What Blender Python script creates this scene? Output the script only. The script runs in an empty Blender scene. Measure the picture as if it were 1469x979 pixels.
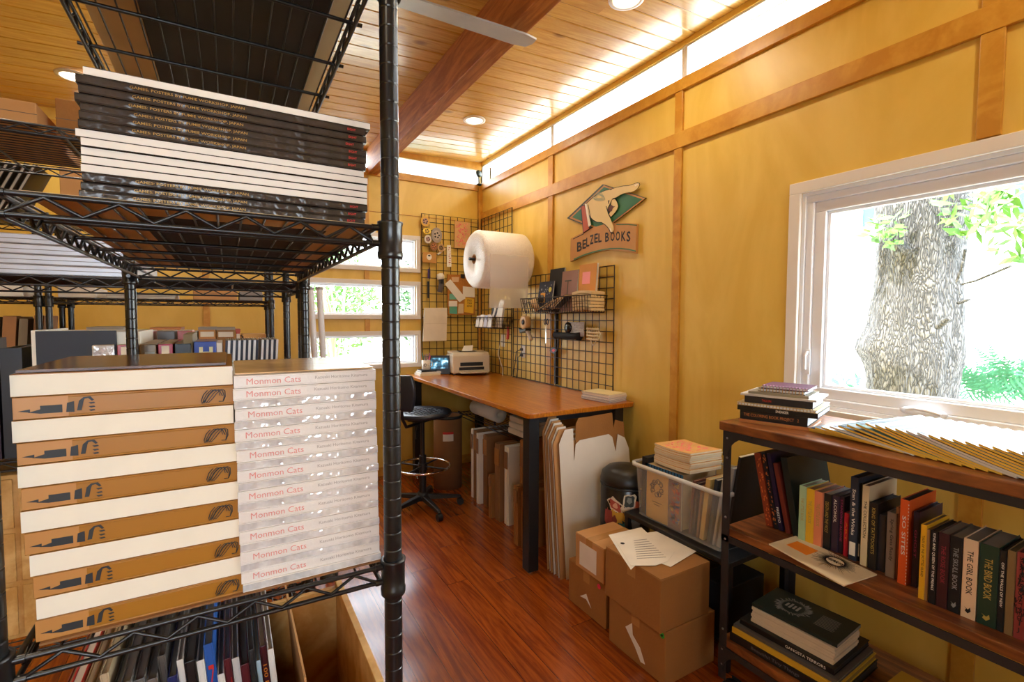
import bpy, bmesh, math, random
from mathutils import Vector, Matrix
random.seed(7)
PI = math.pi
SC = bpy.context.scene
COL = SC.collection
# ------------------------------------------------------------------ camera
FPX, YAW, PITCH, ROLL = 698.8, .527, -.0484, .0034
CX, CY = 734.5, 489.5
_F = Vector((math.sin(YAW)*math.cos(PITCH), math.cos(YAW)*math.cos(PITCH), math.sin(PITCH)))
_R0 = Vector((math.cos(YAW), -math.sin(YAW), 0)); _U0 = _R0.cross(_F)
_R = _R0*math.cos(ROLL)+_U0*math.sin(ROLL); _U = _U0*math.cos(ROLL)-_R0*math.sin(ROLL)
EYE = Vector((0, 0, 1.5))
cd = bpy.data.cameras.new('camera'); cam = bpy.data.objects.new('camera', cd); COL.objects.link(cam)
m = Matrix((_R, _U, -_F)).transposed().to_4x4(); m.translation = EYE
cam.matrix_world = m
cd.sensor_fit = 'HORIZONTAL'; cd.sensor_width = 36; cd.lens = 36*FPX/1469; cd.clip_start = .05; cd.clip_end = 200
SC.camera = cam
def at(px, py, ax, v):
    """the point of the real plane ax = v seen at this spot of the photograph"""
    d = _F+_R*((px-CX)/FPX)-_U*((py-CY)/FPX); i = 'xyz'.index(ax)
    return EYE+d*((v-EYE[i])/d[i])
# ------------------------------------------------------------------ world, lights, exposure
SC.view_settings.view_transform = 'Standard'; SC.view_settings.look = 'None'
SC.view_settings.gamma = 1; SC.view_settings.use_curve_mapping = False
SC.view_settings.exposure = 1.0
SC.cycles.max_bounces = 10; SC.cycles.diffuse_bounces = 6; SC.cycles.transparent_max_bounces = 24
SC.cycles.sample_clamp_indirect = 6; SC.cycles.caustics_reflective = False; SC.cycles.caustics_refractive = False
W = bpy.data.worlds.new('overcast_sky'); SC.world = W; W.use_nodes = True
bg = W.node_tree.nodes['Background']; bg.inputs[0].default_value = (.80, .90, 1, 1); bg.inputs[1].default_value = 7.5
def link_light(name, kind, loc, energy, color, **kw):
    l = bpy.data.lights.new(name, kind); l.energy = energy; l.color = color
    for k, v in kw.items():
        if k != 'rot': setattr(l, k, v)
    o = bpy.data.objects.new(name, l); COL.objects.link(o); o.location = loc
    if 'rot' in kw: o.rotation_euler = kw['rot']
    return o
sun = link_light('sun', 'SUN', (-8, -6, 12), 9.0, (1, .98, .94), angle=.02); sun.rotation_euler = Vector((.66, .0, -.75)).to_track_quat('-Z', 'Y').to_euler()
# skylight entering by the glazed openings (portals only steer the sampling of the sky)
for nm, loc, rot, sx, sy in (('portal_side', (2.40, .19, 1.6), (0, PI/2, 0), 1.1, 2.3), ('portal_rear', (1.1, 4.68, 1.6), (-PI/2, 0, 0), 1.1, 1.4),
                             ('portal_high', (2.40, 1.4, 2.96), (0, PI/2, 0), .22, 6.2), ('portal_front', (-.55, -2.14, 1.65), (PI/2, 0, 0), 1.3, .9)):
    o = link_light(nm, 'AREA', loc, 1, (1, 1, 1), shape='RECTANGLE', size=sx, size_y=sy, rot=rot); o.data.cycles.is_portal = True
# ------------------------------------------------------------------ materials
MATS = {}
def nt(m): return m.node_tree.nodes, m.node_tree.links
def mat(name, col, rough=.6, metal=0., emis=0., spec=.5, trans=0., alpha=1., coat=0., var=.06, vs=9., bump=0., bs=60.):
    if name in MATS: return MATS[name]
    m = bpy.data.materials.new(name); m.use_nodes = True; N, L = nt(m); b = N['Principled BSDF']
    b.inputs['Roughness'].default_value = rough; b.inputs['Metallic'].default_value = metal
    b.inputs['Specular IOR Level'].default_value = spec; b.inputs['Transmission Weight'].default_value = trans
    b.inputs['Alpha'].default_value = alpha; b.inputs['Coat Weight'].default_value = coat
    if emis: b.inputs['Emission Color'].default_value = (*col, 1); b.inputs['Emission Strength'].default_value = emis
    tc = N.new('ShaderNodeTexCoord'); no = N.new('ShaderNodeTexNoise'); no.inputs['Scale'].default_value = vs; no.inputs['Detail'].default_value = 3
    L.new(tc.outputs['Object'], no.inputs['Vector'])
    r = N.new('ShaderNodeValToRGB'); r.color_ramp.elements[0].position = .3; r.color_ramp.elements[1].position = .7
    r.color_ramp.elements[0].color = (*[c*(1-var) for c in col], 1); r.color_ramp.elements[1].color = (*[min(1, c*(1+var)) for c in col], 1)
    L.new(no.outputs['Fac'], r.inputs[0]); L.new(r.outputs[0], b.inputs['Base Color'])
    if bump:
        n2 = N.new('ShaderNodeTexNoise'); n2.inputs['Scale'].default_value = bs; L.new(tc.outputs['Object'], n2.inputs['Vector'])
        bp = N.new('ShaderNodeBump'); bp.inputs['Strength'].default_value = bump; bp.inputs['Distance'].default_value = .01
        L.new(n2.outputs['Fac'], bp.inputs['Height']); L.new(bp.outputs[0], b.inputs['Normal'])
    MATS[name] = m; return m
def C(h):
    """sRGB hex to linear"""
    v = [int(h[i:i+2], 16)/255 for i in (0, 2, 4)]
    return tuple(c/12.92 if c <= .04045 else ((c+.055)/1.055)**2.4 for c in v)
def pm(h, rough=.55, **k): return mat('paint_'+h+('_%d' % int(rough*100)), C(h), rough, **k)
def wood(name, a, b_, scale=(1, 12, 12), rough=.45, knots=0, coat=0., board=None, bw=.12, bvar=.18, wob=2.5, nsc=2.2, fine=.25, kr_=(.03, .10), joints=1.):
    """grain runs along the axis with the small scale; board = axis index that counts boards"""
    m = bpy.data.materials.new(name); m.use_nodes = True; N, L = nt(m); P = N['Principled BSDF']
    P.inputs['Roughness'].default_value = rough; P.inputs['Coat Weight'].default_value = coat; P.inputs['Coat Roughness'].default_value = .15
    tc = N.new('ShaderNodeTexCoord'); vec = tc.outputs['Object']
    if board is not None:
        sp = N.new('ShaderNodeSeparateXYZ'); L.new(vec, sp.inputs[0])
        dv = N.new('ShaderNodeMath'); dv.operation = 'DIVIDE'; dv.inputs[1].default_value = bw; L.new(sp.outputs[board], dv.inputs[0])
        fl = N.new('ShaderNodeMath'); fl.operation = 'FLOOR'; L.new(dv.outputs[0], fl.inputs[0])
        # end joints: the long coordinate, shifted board by board
        wn0 = N.new('ShaderNodeTexWhiteNoise'); wn0.noise_dimensions = '1D'; L.new(fl.outputs[0], wn0.inputs['W'])
        mu = N.new('ShaderNodeMath'); mu.operation = 'MULTIPLY_ADD'; mu.inputs[1].default_value = 3.1; L.new(wn0.outputs['Value'], mu.inputs[0]); L.new(sp.outputs[1-board], mu.inputs[2])
        d2 = N.new('ShaderNodeMath'); d2.operation = 'DIVIDE'; d2.inputs[1].default_value = 1.5; L.new(mu.outputs[0], d2.inputs[0])
        f2 = N.new('ShaderNodeMath'); f2.operation = 'FLOOR'; L.new(d2.outputs[0], f2.inputs[0])
        cb = N.new('ShaderNodeCombineXYZ'); L.new(fl.outputs[0], cb.inputs[0]); L.new(f2.outputs[0], cb.inputs[1])
        wn = N.new('ShaderNodeTexWhiteNoise'); wn.noise_dimensions = '3D'; L.new(cb.outputs[0], wn.inputs['Vector'])
        ad = N.new('ShaderNodeVectorMath'); ad.operation = 'MULTIPLY_ADD'; ad.inputs[1].default_value = (7, 7, 7); L.new(wn.outputs['Color'], ad.inputs[0]); L.new(vec, ad.inputs[2]); vec = ad.outputs[0]
    mp = N.new('ShaderNodeMapping'); mp.inputs['Scale'].default_value = scale; L.new(vec, mp.inputs[0])
    n1 = N.new('ShaderNodeTexNoise'); n1.inputs['Scale'].default_value = nsc; n1.inputs['Detail'].default_value = 5; n1.inputs['Distortion'].default_value = wob; L.new(mp.outputs[0], n1.inputs['Vector'])
    n2 = N.new('ShaderNodeTexNoise'); n2.inputs['Scale'].default_value = nsc*14; n2.inputs['Detail'].default_value = 3; L.new(mp.outputs[0], n2.inputs['Vector'])
    mx = N.new('ShaderNodeMath'); mx.operation = 'MULTIPLY_ADD'; mx.inputs[1].default_value = fine; L.new(n2.outputs['Fac'], mx.inputs[0]); L.new(n1.outputs['Fac'], mx.inputs[2])
    r = N.new('ShaderNodeValToRGB'); r.color_ramp.elements[0].position = .38+fine*.4; r.color_ramp.elements[1].position = .66+fine*.5
    r.color_ramp.elements[0].color = (*a, 1); r.color_ramp.elements[1].color = (*b_, 1); L.new(mx.outputs[0], r.inputs[0]); out = r.outputs[0]
    if board is not None:
        hs = N.new('ShaderNodeHueSaturation'); ml = N.new('ShaderNodeMath'); ml.operation = 'MULTIPLY_ADD'; ml.inputs[1].default_value = 2*bvar; ml.inputs[2].default_value = 1-bvar
        L.new(wn.outputs['Value'], ml.inputs[0]); L.new(ml.outputs[0], hs.inputs['Value']); L.new(out, hs.inputs['Color']); out = hs.outputs[0]
        # thin dark line where two boards meet end to end
        fr = N.new('ShaderNodeMath'); fr.operation = 'FRACT'; L.new(d2.outputs[0], fr.inputs[0])
        lt = N.new('ShaderNodeMath'); lt.operation = 'LESS_THAN'; lt.inputs[1].default_value = .0016*joints; L.new(fr.outputs[0], lt.inputs[0])
        fb = N.new('ShaderNodeMath'); fb.operation = 'FRACT'; L.new(dv.outputs[0], fb.inputs[0])
        lb = N.new('ShaderNodeMath'); lb.operation = 'LESS_THAN'; lb.inputs[1].default_value = .018; L.new(fb.outputs[0], lb.inputs[0])
        mm = N.new('ShaderNodeMath'); mm.operation = 'MAXIMUM'; L.new(lt.outputs[0], mm.inputs[0]); L.new(lb.outputs[0], mm.inputs[1])
        mc = N.new('ShaderNodeMix'); mc.data_type = 'RGBA'; mc.inputs['B'].default_value = (a[0]*.3, a[1]*.25, a[2]*.2, 1); L.new(mm.outputs[0], mc.inputs['Factor']); L.new(out, mc.inputs['A']); out = mc.outputs['Result']
    if knots:
        m3 = N.new('ShaderNodeMapping'); m3.inputs['Scale'].default_value = tuple(.6+.4*(s > 2) for s in scale); L.new(vec, m3.inputs[0])
        vo = N.new('ShaderNodeTexVoronoi'); vo.inputs['Scale'].default_value = knots; vo.inputs['Randomness'].default_value = 1; L.new(m3.outputs[0], vo.inputs['Vector'])
        kr = N.new('ShaderNodeValToRGB'); kr.color_ramp.elements[0].position = kr_[0]; kr.color_ramp.elements[0].color = (1, 1, 1, 1); kr.color_ramp.elements[1].position = kr_[1]; kr.color_ramp.elements[1].color = (0, 0, 0, 1)
        L.new(vo.outputs['Distance'], kr.inputs[0])
        km = N.new('ShaderNodeMix'); km.data_type = 'RGBA'; km.inputs['B'].default_value = (a[0]*.35, a[1]*.25, a[2]*.2, 1)
        kf = N.new('ShaderNodeMath'); kf.operation = 'MULTIPLY'; kf.inputs[1].default_value = .75; L.new(kr.outputs[0], kf.inputs[0])
        L.new(kf.outputs[0], km.inputs['Factor']); L.new(out, km.inputs['A']); out = km.outputs['Result']
    L.new(out, P.inputs['Base Color']); return m
PLY = wood('birch_plywood', C('dab44c'), C('e4c15e'), (2.2, 2.2, .9), .42, knots=2.2, kr_=(.008, .03), nsc=.9, wob=3.5, fine=.12)
MAPLE = wood('maple_trim', C('be8426'), C('d09b3a'), (1, 1, 1), .38, knots=0, nsc=5, wob=2)
PINE = wood('pine_boards', C('cf9a3a'), C('e2b656'), (1.2, 10, 3), .3, knots=3.2, kr_=(.04, .10), board=1, bw=.118, bvar=.08, coat=1., joints=0.)
BEAMW = wood('stained_beam', C('96541e'), C('bd7632'), (10, .8, 6), .6, knots=1.4)
FLOORW = wood('red_bamboo_floor', C('7c340a'), C('aa5414'), (9, .6, 1), .25, board=0, bw=.128, bvar=.2, coat=.5, fine=.3)
DESKW = wood('desk_top_wood', C('a0540c'), C('c87c18'), (14, .8, 4), .28, coat=.4)
SHELFW = wood('dark_shelf_wood', C('5c3016'), C('9c5f2e'), (6, .7, 3), .4, coat=.2, knots=1)
CRATEW = wood('crate_wood', C('b98a45'), C('d8b070'), (3, 3, 3), .6)
DARKW = wood('dark_plywood', C('d9a247'), C('e6b860'), (2, 2, 1), .5, knots=.8, nsc=1)
KRAFT = mat('kraft_cardboard', C('9c6a32'), .8, var=.05, bump=.15, bs=90)
KRAFT2 = mat('kraft_cardboard_light', C('c1905a'), .8, var=.06)
KRAFT3 = mat('kraft_cardboard_dark', C('8a6038'), .85, var=.06)
WBOARD = mat('white_corrugated', C('e6dfd0'), .7, var=.03)
BLACKM = mat('black_epoxy_steel', (.008, .009, .01), .28, 0, spec=.6, var=0)
BLACKP = mat('black_powder_metal', (.012, .012, .013), .5, .2, var=.1)
BRONZE = mat('dark_wire', (.03, .016, .01), .4, .3, var=.1)
GUNM = mat('gunmetal', (.05, .05, .052), .5, .6, var=.25, vs=5)
WHITEV = mat('white_vinyl', C('eceef2'), .35, var=.01)
WHITEP = mat('white_paint_trim', C('e4dfd6'), .5, var=.02)
WHITES = mat('white_plastic', C('e8e2d2'), .4, var=.01)
PAPER = mat('paper_white', C('ece7da'), .75, var=.03)
PAGE = mat('page_block', C('cfc8b8'), .85, var=.05, vs=40)
PAGEW = mat('page_block_white', C('eeeae2'), .8, var=.02, vs=40)
PAGEY = mat('page_block_cream', C('d8b98c'), .85, var=.06, vs=60)
CHROME = mat('chrome', (.8, .8, .8), .12, 1, var=0)
BLACKPL = mat('black_plastic', (.012, .012, .014), .4, var=0)
INK = mat('black_ink', (.006, .006, .007), .6, var=0)
SHRINK = mat('shrink_wrap_silver', C('dddfe2'), .14, .15, spec=1., var=.2, vs=60, bump=.9, bs=45)
def glass(name, tint=(1, 1, 1), gl=.06, rough=.02):
    m = bpy.data.materials.new(name); m.use_nodes = True; N, L = nt(m); N.remove(N['Principled BSDF'])
    t = N.new('ShaderNodeBsdfTransparent'); t.inputs[0].default_value = (*tint, 1); g = N.new('ShaderNodeBsdfGlossy'); g.inputs['Roughness'].default_value = rough
    lw = N.new('ShaderNodeLayerWeight'); lw.inputs[0].default_value = .25; mu = N.new('ShaderNodeMath'); mu.operation = 'MULTIPLY'; mu.inputs[1].default_value = gl*4; L.new(lw.outputs['Fresnel'], mu.inputs[0])
    mx = N.new('ShaderNodeMixShader'); L.new(mu.outputs[0], mx.inputs[0]); L.new(t.outputs[0], mx.inputs[1]); L.new(g.outputs[0], mx.inputs[2]); L.new(mx.outputs[0], N['Material Output'].inputs[0]); return m
GLASS = glass('window_glass')
def veil(name, col, fac, rough=.3):
    """translucent plastic film"""
    m = bpy.data.materials.new(name); m.use_nodes = True; N, L = nt(m); P = N['Principled BSDF']; P.inputs['Base Color'].default_value = (*col, 1); P.inputs['Roughness'].default_value = rough
    t = N.new('ShaderNodeBsdfTransparent'); mx = N.new('ShaderNodeMixShader'); mx.inputs[0].default_value = fac
    L.new(t.outputs[0], mx.inputs[1]); L.new(P.outputs[0], mx.inputs[2]); L.new(mx.outputs[0], N['Material Output'].inputs[0]); return m
TUBP = veil('clear_tub_plastic', (.8, .78, .72), .22, .25)
FILM = veil('bubble_film', (.9, .88, .84), .42, .3)
# ------------------------------------------------------------------ mesh building
class MB:
    def __init__(s): s.v = []; s.f = []; s.sm = []
    def add(s, v, f, smooth=False):
        o = len(s.v); s.v += [tuple(p) for p in v]; s.f += [tuple(i+o for i in q) for q in f]; s.sm += [smooth]*len(f); return s
    def box(s, a, b, M=None):
        x0, y0, z0 = a; x1, y1, z1 = b
        v = [Vector(p) for p in ((x0, y0, z0), (x1, y0, z0), (x1, y1, z0), (x0, y1, z0), (x0, y0, z1), (x1, y0, z1), (x1, y1, z1), (x0, y1, z1))]
        if M is not None: v = [M@p for p in v]
        return s.add(v, [(0, 3, 2, 1), (4, 5, 6, 7), (0, 1, 5, 4), (1, 2, 6, 5), (2, 3, 7, 6), (3, 0, 4, 7)])
    def cyl(s, p, q, r, n=12, r2=None, cap=True, smooth=True):
        p = Vector(p); q = Vector(q); d = (q-p).normalized(); a = d.orthogonal().normalized(); b = d.cross(a); r2 = r if r2 is None else r2
        v = [p+(a*math.cos(2*PI*i/n)+b*math.sin(2*PI*i/n))*r for i in range(n)]+[q+(a*math.cos(2*PI*i/n)+b*math.sin(2*PI*i/n))*r2 for i in range(n)]
        s.add(v, [(i, (i+1) % n, n+(i+1) % n, n+i) for i in range(n)], smooth)
        if cap: s.add(v, [tuple(range(n))[::-1], tuple(range(n, 2*n))])
        return s
    def tube(s, pts, r, n=8, closed=False):
        P = [Vector(p) for p in pts]; k = len(P); v = []; prev = None
        for i, p in enumerate(P):
            d = (P[(i+1) % k]-P[i-1]) if closed else (P[min(i+1, k-1)]-P[max(i-1, 0)])
            d.normalize()
            a = d.orthogonal().normalized() if prev is None else (prev-d*prev.dot(d)).normalized()
            prev = a; b = d.cross(a)
            v += [p+(a*math.cos(2*PI*j/n)+b*math.sin(2*PI*j/n))*r for j in range(n)]
        f = []
        for i in range(k if closed else k-1):
            for j in range(n): f.append((i*n+j, i*n+(j+1) % n, ((i+1) % k)*n+(j+1) % n, ((i+1) % k)*n+j))
        s.add(v, f, True)
        if not closed: s.add(v, [tuple(range(n))[::-1], tuple(range((k-1)*n, k*n))])
        return s
    def lathe(s, prof, n=24, c=(0, 0, 0), M=None, closed=False):
        v = []
        for r, z in prof:
            for i in range(n):
                p = Vector((c[0]+r*math.cos(2*PI*i/n), c[1]+r*math.sin(2*PI*i/n), c[2]+z)); v.append(M@p if M is not None else p)
        k = len(prof); f = []
        for a in range(k if closed else k-1):
            b = (a+1) % k
            for i in range(n): f.append((a*n+i, a*n+(i+1) % n, b*n+(i+1) % n, b*n+i))
        s.add(v, f, True)
        if not closed: s.add(v, [tuple(range(n))[::-1], tuple(range((k-1)*n, k*n))])
        return s
    def prism(s, pts, ext):
        """flat outline pts (3-D) pushed along ext"""
        P = [Vector(p) for p in pts]; e = Vector(ext); n = len(P)
        return s.add(P+[p+e for p in P], [tuple(range(n))[::-1], tuple(range(n, 2*n))]+[(i, (i+1) % n, n+(i+1) % n, n+i) for i in range(n)])
    def quad(s, a, b, c, d): return s.add([a, b, c, d], [(0, 1, 2, 3)])
def obj(name, mb, m, parent=None, bevel=0, seg=2, M=None, stuff=False):
    me = bpy.data.meshes.new(name); me.from_pydata([tuple(v) for v in mb.v], [], mb.f); me.validate()
    if len(me.polygons) == len(mb.sm): me.polygons.foreach_set('use_smooth', mb.sm)
    bm = bmesh.new(); bm.from_mesh(me); bmesh.ops.recalc_face_normals(bm, faces=bm.faces); bm.to_mesh(me); bm.free()
    me.materials.append(m); o = bpy.data.objects.new(name, me); COL.objects.link(o)
    if parent: o.parent = parent
    if M is not None: o.matrix_basis = M
    if bevel:
        b = o.modifiers.new('bevel', 'BEVEL'); b.width = bevel; b.segments = seg; b.limit_method = 'ANGLE'
    if stuff: o['kind'] = 'stuff'
    return o
def tag(o, label, cat, group=None, kind=None):
    o['label'] = label; o['category'] = cat
    if group: o['group'] = group
    if kind: o['kind'] = kind
    return o
def thing(name, label, cat, loc=(0, 0, 0), group=None, M=None):
    o = bpy.data.objects.new(name, None); COL.objects.link(o); o.empty_display_size = .05
    if M is not None: o.matrix_world = M
    else: o.location = loc
    return tag(o, label, cat, group)
def struct(name, mb, m, **k):
    o = obj(name, mb, m, **k)
    if not k.get('parent'): o['kind'] = 'structure'
    return o
def frame(O, U, V, Wd):
    M = Matrix((Vector(U), Vector(V), Vector(Wd))).transposed().to_4x4(); M.translation = Vector(O); return M
TXT = {}
def text_mesh(s, bold=0.):
    k = (s, bold)
    if k not in TXT:
        c = bpy.data.curves.new('lettering', 'FONT'); c.body = s; c.size = 1; c.resolution_u = 2; c.offset = bold; c.extrude = 0
        o = bpy.data.objects.new('lettering', c); COL.objects.link(o); dg = bpy.context.evaluated_depsgraph_get(); dg.update()
        me = bpy.data.meshes.new_from_object(o.evaluated_get(dg)); bpy.data.objects.remove(o)
        xs = [v.co.x for v in me.vertices] or [0, 1]; ys = [v.co.y for v in me.vertices] or [0, 1]
        TXT[k] = (me, min(xs), max(xs), min(ys), max(ys))
    return TXT[k]
def text(s, O, R, U, height, m, parent=None, width=None, bold=.01, name='lettering', slant=0, center=True):
    """flat letters with their centre at O, reading along R, standing along U"""
    me0, x0, x1, y0, y1 = text_mesh(s, bold); me = me0.copy(); me.materials.clear(); me.materials.append(m)
    sy = height/max(1e-6, (y1-y0)); sx = (width/(x1-x0)) if width else sy
    R = Vector(R).normalized(); U = Vector(U).normalized(); Nn = R.cross(U)
    M = frame(O, R*sx, U*sy, Nn)@Matrix.Translation((-(x0+x1)/2 if center else -x0, -(y0+y1)/2, 0))
    o = bpy.data.objects.new(name, me); COL.objects.link(o); o.parent = parent; o.matrix_basis = M
    return o
ORD = ['topmost', 'second', 'third', 'fourth', 'fifth', 'sixth', 'seventh', 'eighth', 'ninth', 'tenth', 'eleventh', 'twelfth', 'thirteenth', 'fourteenth', 'fifteenth', 'sixteenth', 'seventeenth', 'eighteenth', 'nineteenth', 'twentieth', 'twenty-first', 'twenty-second', 'twenty-third', 'twenty-fourth', 'twenty-fifth', 'twenty-sixth', 'twenty-seventh', 'twenty-eighth', 'twenty-ninth', 'thirtieth']
def book(name, label, O, V, Wd, t, h, d, cover, page=PAGE, group=None, cat='book', title=None, tm=None, tfrac=.7, th=.5, tpos=.5, ct=.0018, soft=False, extra=None, spiral=None):
    """local axes: u thickness, v spine length, w from the spine to the fore edge"""
    V = Vector(V).normalized(); Wd = Vector(Wd).normalized(); Uu = V.cross(Wd)
    M = frame(O, Uu, V, Wd); e = thing(name, label, cat, group=group, M=M)
    ct = min(ct, t*.2)
    c = MB()
    c.box((0, 0, 0), (ct, h, d)).box((t-ct, 0, 0), (t, h, d))
    if not spiral: c.box((ct, 0, 0), (t-ct, h, ct))
    obj('cover', c, cover, e, bevel=0 if t < .008 else .0006)
    i = .0 if soft else .003
    obj('page_block', MB().box((ct, i, ct if not spiral else .003), (t-ct, h-i, d-i)), page, e)
    if spiral:
        sp = MB(); k = int(h/.011)
        for j in range(k):
            y = .008+(h-.016)*j/(k-1); r = t*.62; cyv = t/2
            sp.tube([(cyv+r*math.cos(a), y, .004+r*math.sin(a)) for a in [2*PI*q/8 for q in range(8)]], .0011, 5, closed=True)
        obj('wire_binding', sp, spiral, e)
    if title:
        n = -.0004; up = V.z > .5 or abs(V.z) > .6
        R = (0, -1, 0) if up else (0, 1, 0); Ut = (-1, 0, 0) if up else (1, 0, 0)
        # R x Ut must give -w
        text(title, (t/2, h*(1-tpos) if up else h*tpos, n), R, Ut, t*th, tm or PAPER, e, width=h*tfrac)
    if extra: extra(e, t, h, d)
    return e
# ------------------------------------------------------------------ the room
XW, YB, XL, YF = 2.266, 4.54, -2.4, -2.0          # right wall, back wall, left wall, wall behind the camera
def zc(x): return 3.075+.045*(x-XW)
struct('floor', MB().box((XL-.1, YF-.1, -.05), (XW+.14, YB+.14, 0)), FLOORW)
cb = MB(); y = YF-.05; PW = .118
k0 = math.floor(y/PW)
for k in range(k0, int((YB+.15)/PW)+1):
    ya, yb = k*PW, (k+1)*PW; g = .006
    for (u0, u1, d0, d1) in ((ya, ya+g, .007, 0), (ya+g, yb-g, 0, 0), (yb-g, yb, 0, .007)):
        xa, xb = XL-.1, XW+.0
        cb.add([(xa, u0, zc(xa)+d0), (xb, u0, zc(xb)+d0), (xb, u1, zc(xb)+d1), (xa, u1, zc(xa)+d1)], [(0, 1, 2, 3)])
cb.add([(XL-.15, YF-.15, zc(XL)+.02), (XW+.2, YF-.15, zc(XW)+.05), (XW+.2, YB+.2, zc(XW)+.05), (XL-.15, YB+.2, zc(XL)+.02),
        (XL-.15, YF-.15, zc(XL)+.2), (XW+.2, YF-.15, zc(XW)+.2), (XW+.2, YB+.2, zc(XW)+.2), (XL-.15, YB+.2, zc(XL)+.2)],
       [(0, 1, 2, 3), (4, 5, 6, 7), (0, 1, 5, 4), (1, 2, 6, 5), (2, 3, 7, 6), (3, 0, 4, 7)])
struct('ceiling', cb, PINE)
def wall(name, axis, pos, thick, a0, a1, z0, z1, holes, m):
    """wall slab with rectangular openings; axis x: plane x=pos, spans y"""
    us = sorted({a0, a1, *[h[0] for h in holes], *[h[1] for h in holes]}); zs = sorted({z0, z1, *[h[2] for h in holes], *[h[3] for h in holes]})
    mb = MB()
    for u0, u1 in zip(us, us[1:]):
        for v0, v1 in zip(zs, zs[1:]):
            cu, cv = (u0+u1)/2, (v0+v1)/2
            if any(h[0] < cu < h[1] and h[2] < cv < h[3] for h in holes): continue
            if axis == 'x': mb.box((min(pos, pos+thick), u0, v0), (max(pos, pos+thick), u1, v1))
            else: mb.box((u0, min(pos, pos+thick), v0), (u1, max(pos, pos+thick), v1))
    return struct(name, mb, m)
WY0, WY1, WZ0, WZ1 = -.90, 1.275, 1.10, 2.065         # big window opening (inside of the casing)
ZT = 2.857                                             # underside of the high windows
wall('wall_right', 'x', XW, .12, YF, YB+.12, 0, 3.2, [(WY0, WY1, WZ0, WZ1), (YF+.05, YB-.0, ZT, 3.045)], PLY)
RW = [(.60, 1.565, 1.965, 2.235), (.60, 1.565, 1.52, 1.80), (.60, 1.565, 1.06, 1.33)]
wall('wall_back', 'y', YB, .12, XL, XW+.12, 0, 3.2, [*RW, (-.9, XW-.02, ZT-.01, 3.0)], PLY)
wall('wall_left', 'x', XL, -.12, YF, YB+.12, 0, 3.2, [], PLY)
wall('wall_front', 'y', YF, -.12, XL, XW+.12, 0, 3.2, [(-1.2, .1, 1.2, 2.1)], PLY)
# --- trims of the right wall
struct('trim_1', MB().box((XW-.022, YF, 2.79), (XW, YB-.05, ZT)), MAPLE, bevel=.003)
struct('trim_2', MB().box((XW-.020, YF, 2.472), (XW, YB-.04, 2.562)), MAPLE, bevel=.003)
n = 3
for y0, y1 in ((3.235, 3.30), (1.955, 2.01), (.616, .68), (-.66, -.60)):
    lo = MB()
    lo.box((XW-.016, y0, 0 if not WY0-.05 < y0 < WY1 else 2.12), (XW, y1, 2.472))
    if WY0-.05 < y0 < WY1: lo.box((XW-.016, y0, 0), (XW, y1, 1.04))
    struct('trim_%d' % n, lo, MAPLE, bevel=.002); n += 1
    struct('trim_%d' % n, MB().box((XW-.016, y0, 2.562), (XW, y1, 2.79)), MAPLE, bevel=.002); n += 1
struct('trim_%d' % n, MB().box((XW-.04, YB-.04, 0), (XW, YB, 2.83)), MAPLE, bevel=.002); n += 1
# --- trims of the back wall
struct('trim_%d' % n, MB().box((XL, YB-.02, 2.785), (XW-.04, YB, 2.845)), MAPLE, bevel=.003); n += 1
for z in (2.462,):
    struct('trim_%d' % n, MB().box((XL, YB-.004, z), (XW-.04, YB, z+.004)), BEAMW); n += 1
for x0 in (1.08, -.17, -1.42):
    for z0, z1 in (((1.80+.045, 1.965-.03), (1.33+.03, 1.52-.04), (0, 1.01), (2.28, 2.785)) if x0 == 1.08 else ((0, 2.785),)):
        struct('trim_%d' % n, MB().box((x0, YB-.016, z0), (x0+.045, YB, z1)), MAPLE, bevel=.002); n += 1
for nm, a, b in (('baseboard_right', (XW-.014, YF, 0), (XW, YB, .085)), ('baseboard_back', (XL, YB-.014, 0), (XW, YB, .085)), ('baseboard_left', (XL, YF, 0), (XL+.014, YB, .085))):
    struct(nm, MB().box(a, b), MAPLE, bevel=.003)
# --- ceiling beam along the room
bz = 2.795
struct('ceiling_beam', MB().add([(1.115, YF, bz), (1.205, YF, bz), (1.205, YB, bz), (1.115, YB, bz), (1.115, YF, zc(1.115)+.004), (1.205, YF, zc(1.205)+.004), (1.205, YB, zc(1.205)+.004), (1.115, YB, zc(1.115)+.004)],
       [(0, 1, 2, 3), (4, 5, 6, 7), (0, 1, 5, 4), (1, 2, 6, 5), (2, 3, 7, 6), (3, 0, 4, 7)]), BEAMW, bevel=.004)
# --- big window
def ringx(mb, x0, x1, y0, y1, z0, z1, w):
    mb.box((x0, y0, z0), (x1, y1, z0+w)).box((x0, y0, z1-w), (x1, y1, z1)).box((x0, y0, z0+w), (x1, y0+w, z1-w)).box((x0, y1-w, z0+w), (x1, y1, z1-w)); return mb
def ringy(mb, y0, y1, x0, x1, z0, z1, w):
    mb.box((x0, y0, z0), (x1, y1, z0+w)).box((x0, y0, z1-w), (x1, y1, z1)).box((x0, y0, z0+w), (x0+w, y1, z1-w)).box((x1-w, y0, z0+w), (x1, y1, z1-w)); return mb
w1 = struct('window_1', ringx(MB(), XW-.02, XW, WY0-.05, WY1+.05, WZ0-.05, WZ1+.05, .05), WHITEP, bevel=.003)
obj('window_jamb', ringx(MB(), XW, XW+.12, WY0, WY1, WZ0, WZ1, .014), WHITEV, w1)
obj('window_frame', ringx(MB(), XW+.012, XW+.10, WY0+.014, WY1-.014, WZ0+.014, WZ1-.014, .03), WHITEV, w1, bevel=.004)
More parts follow.
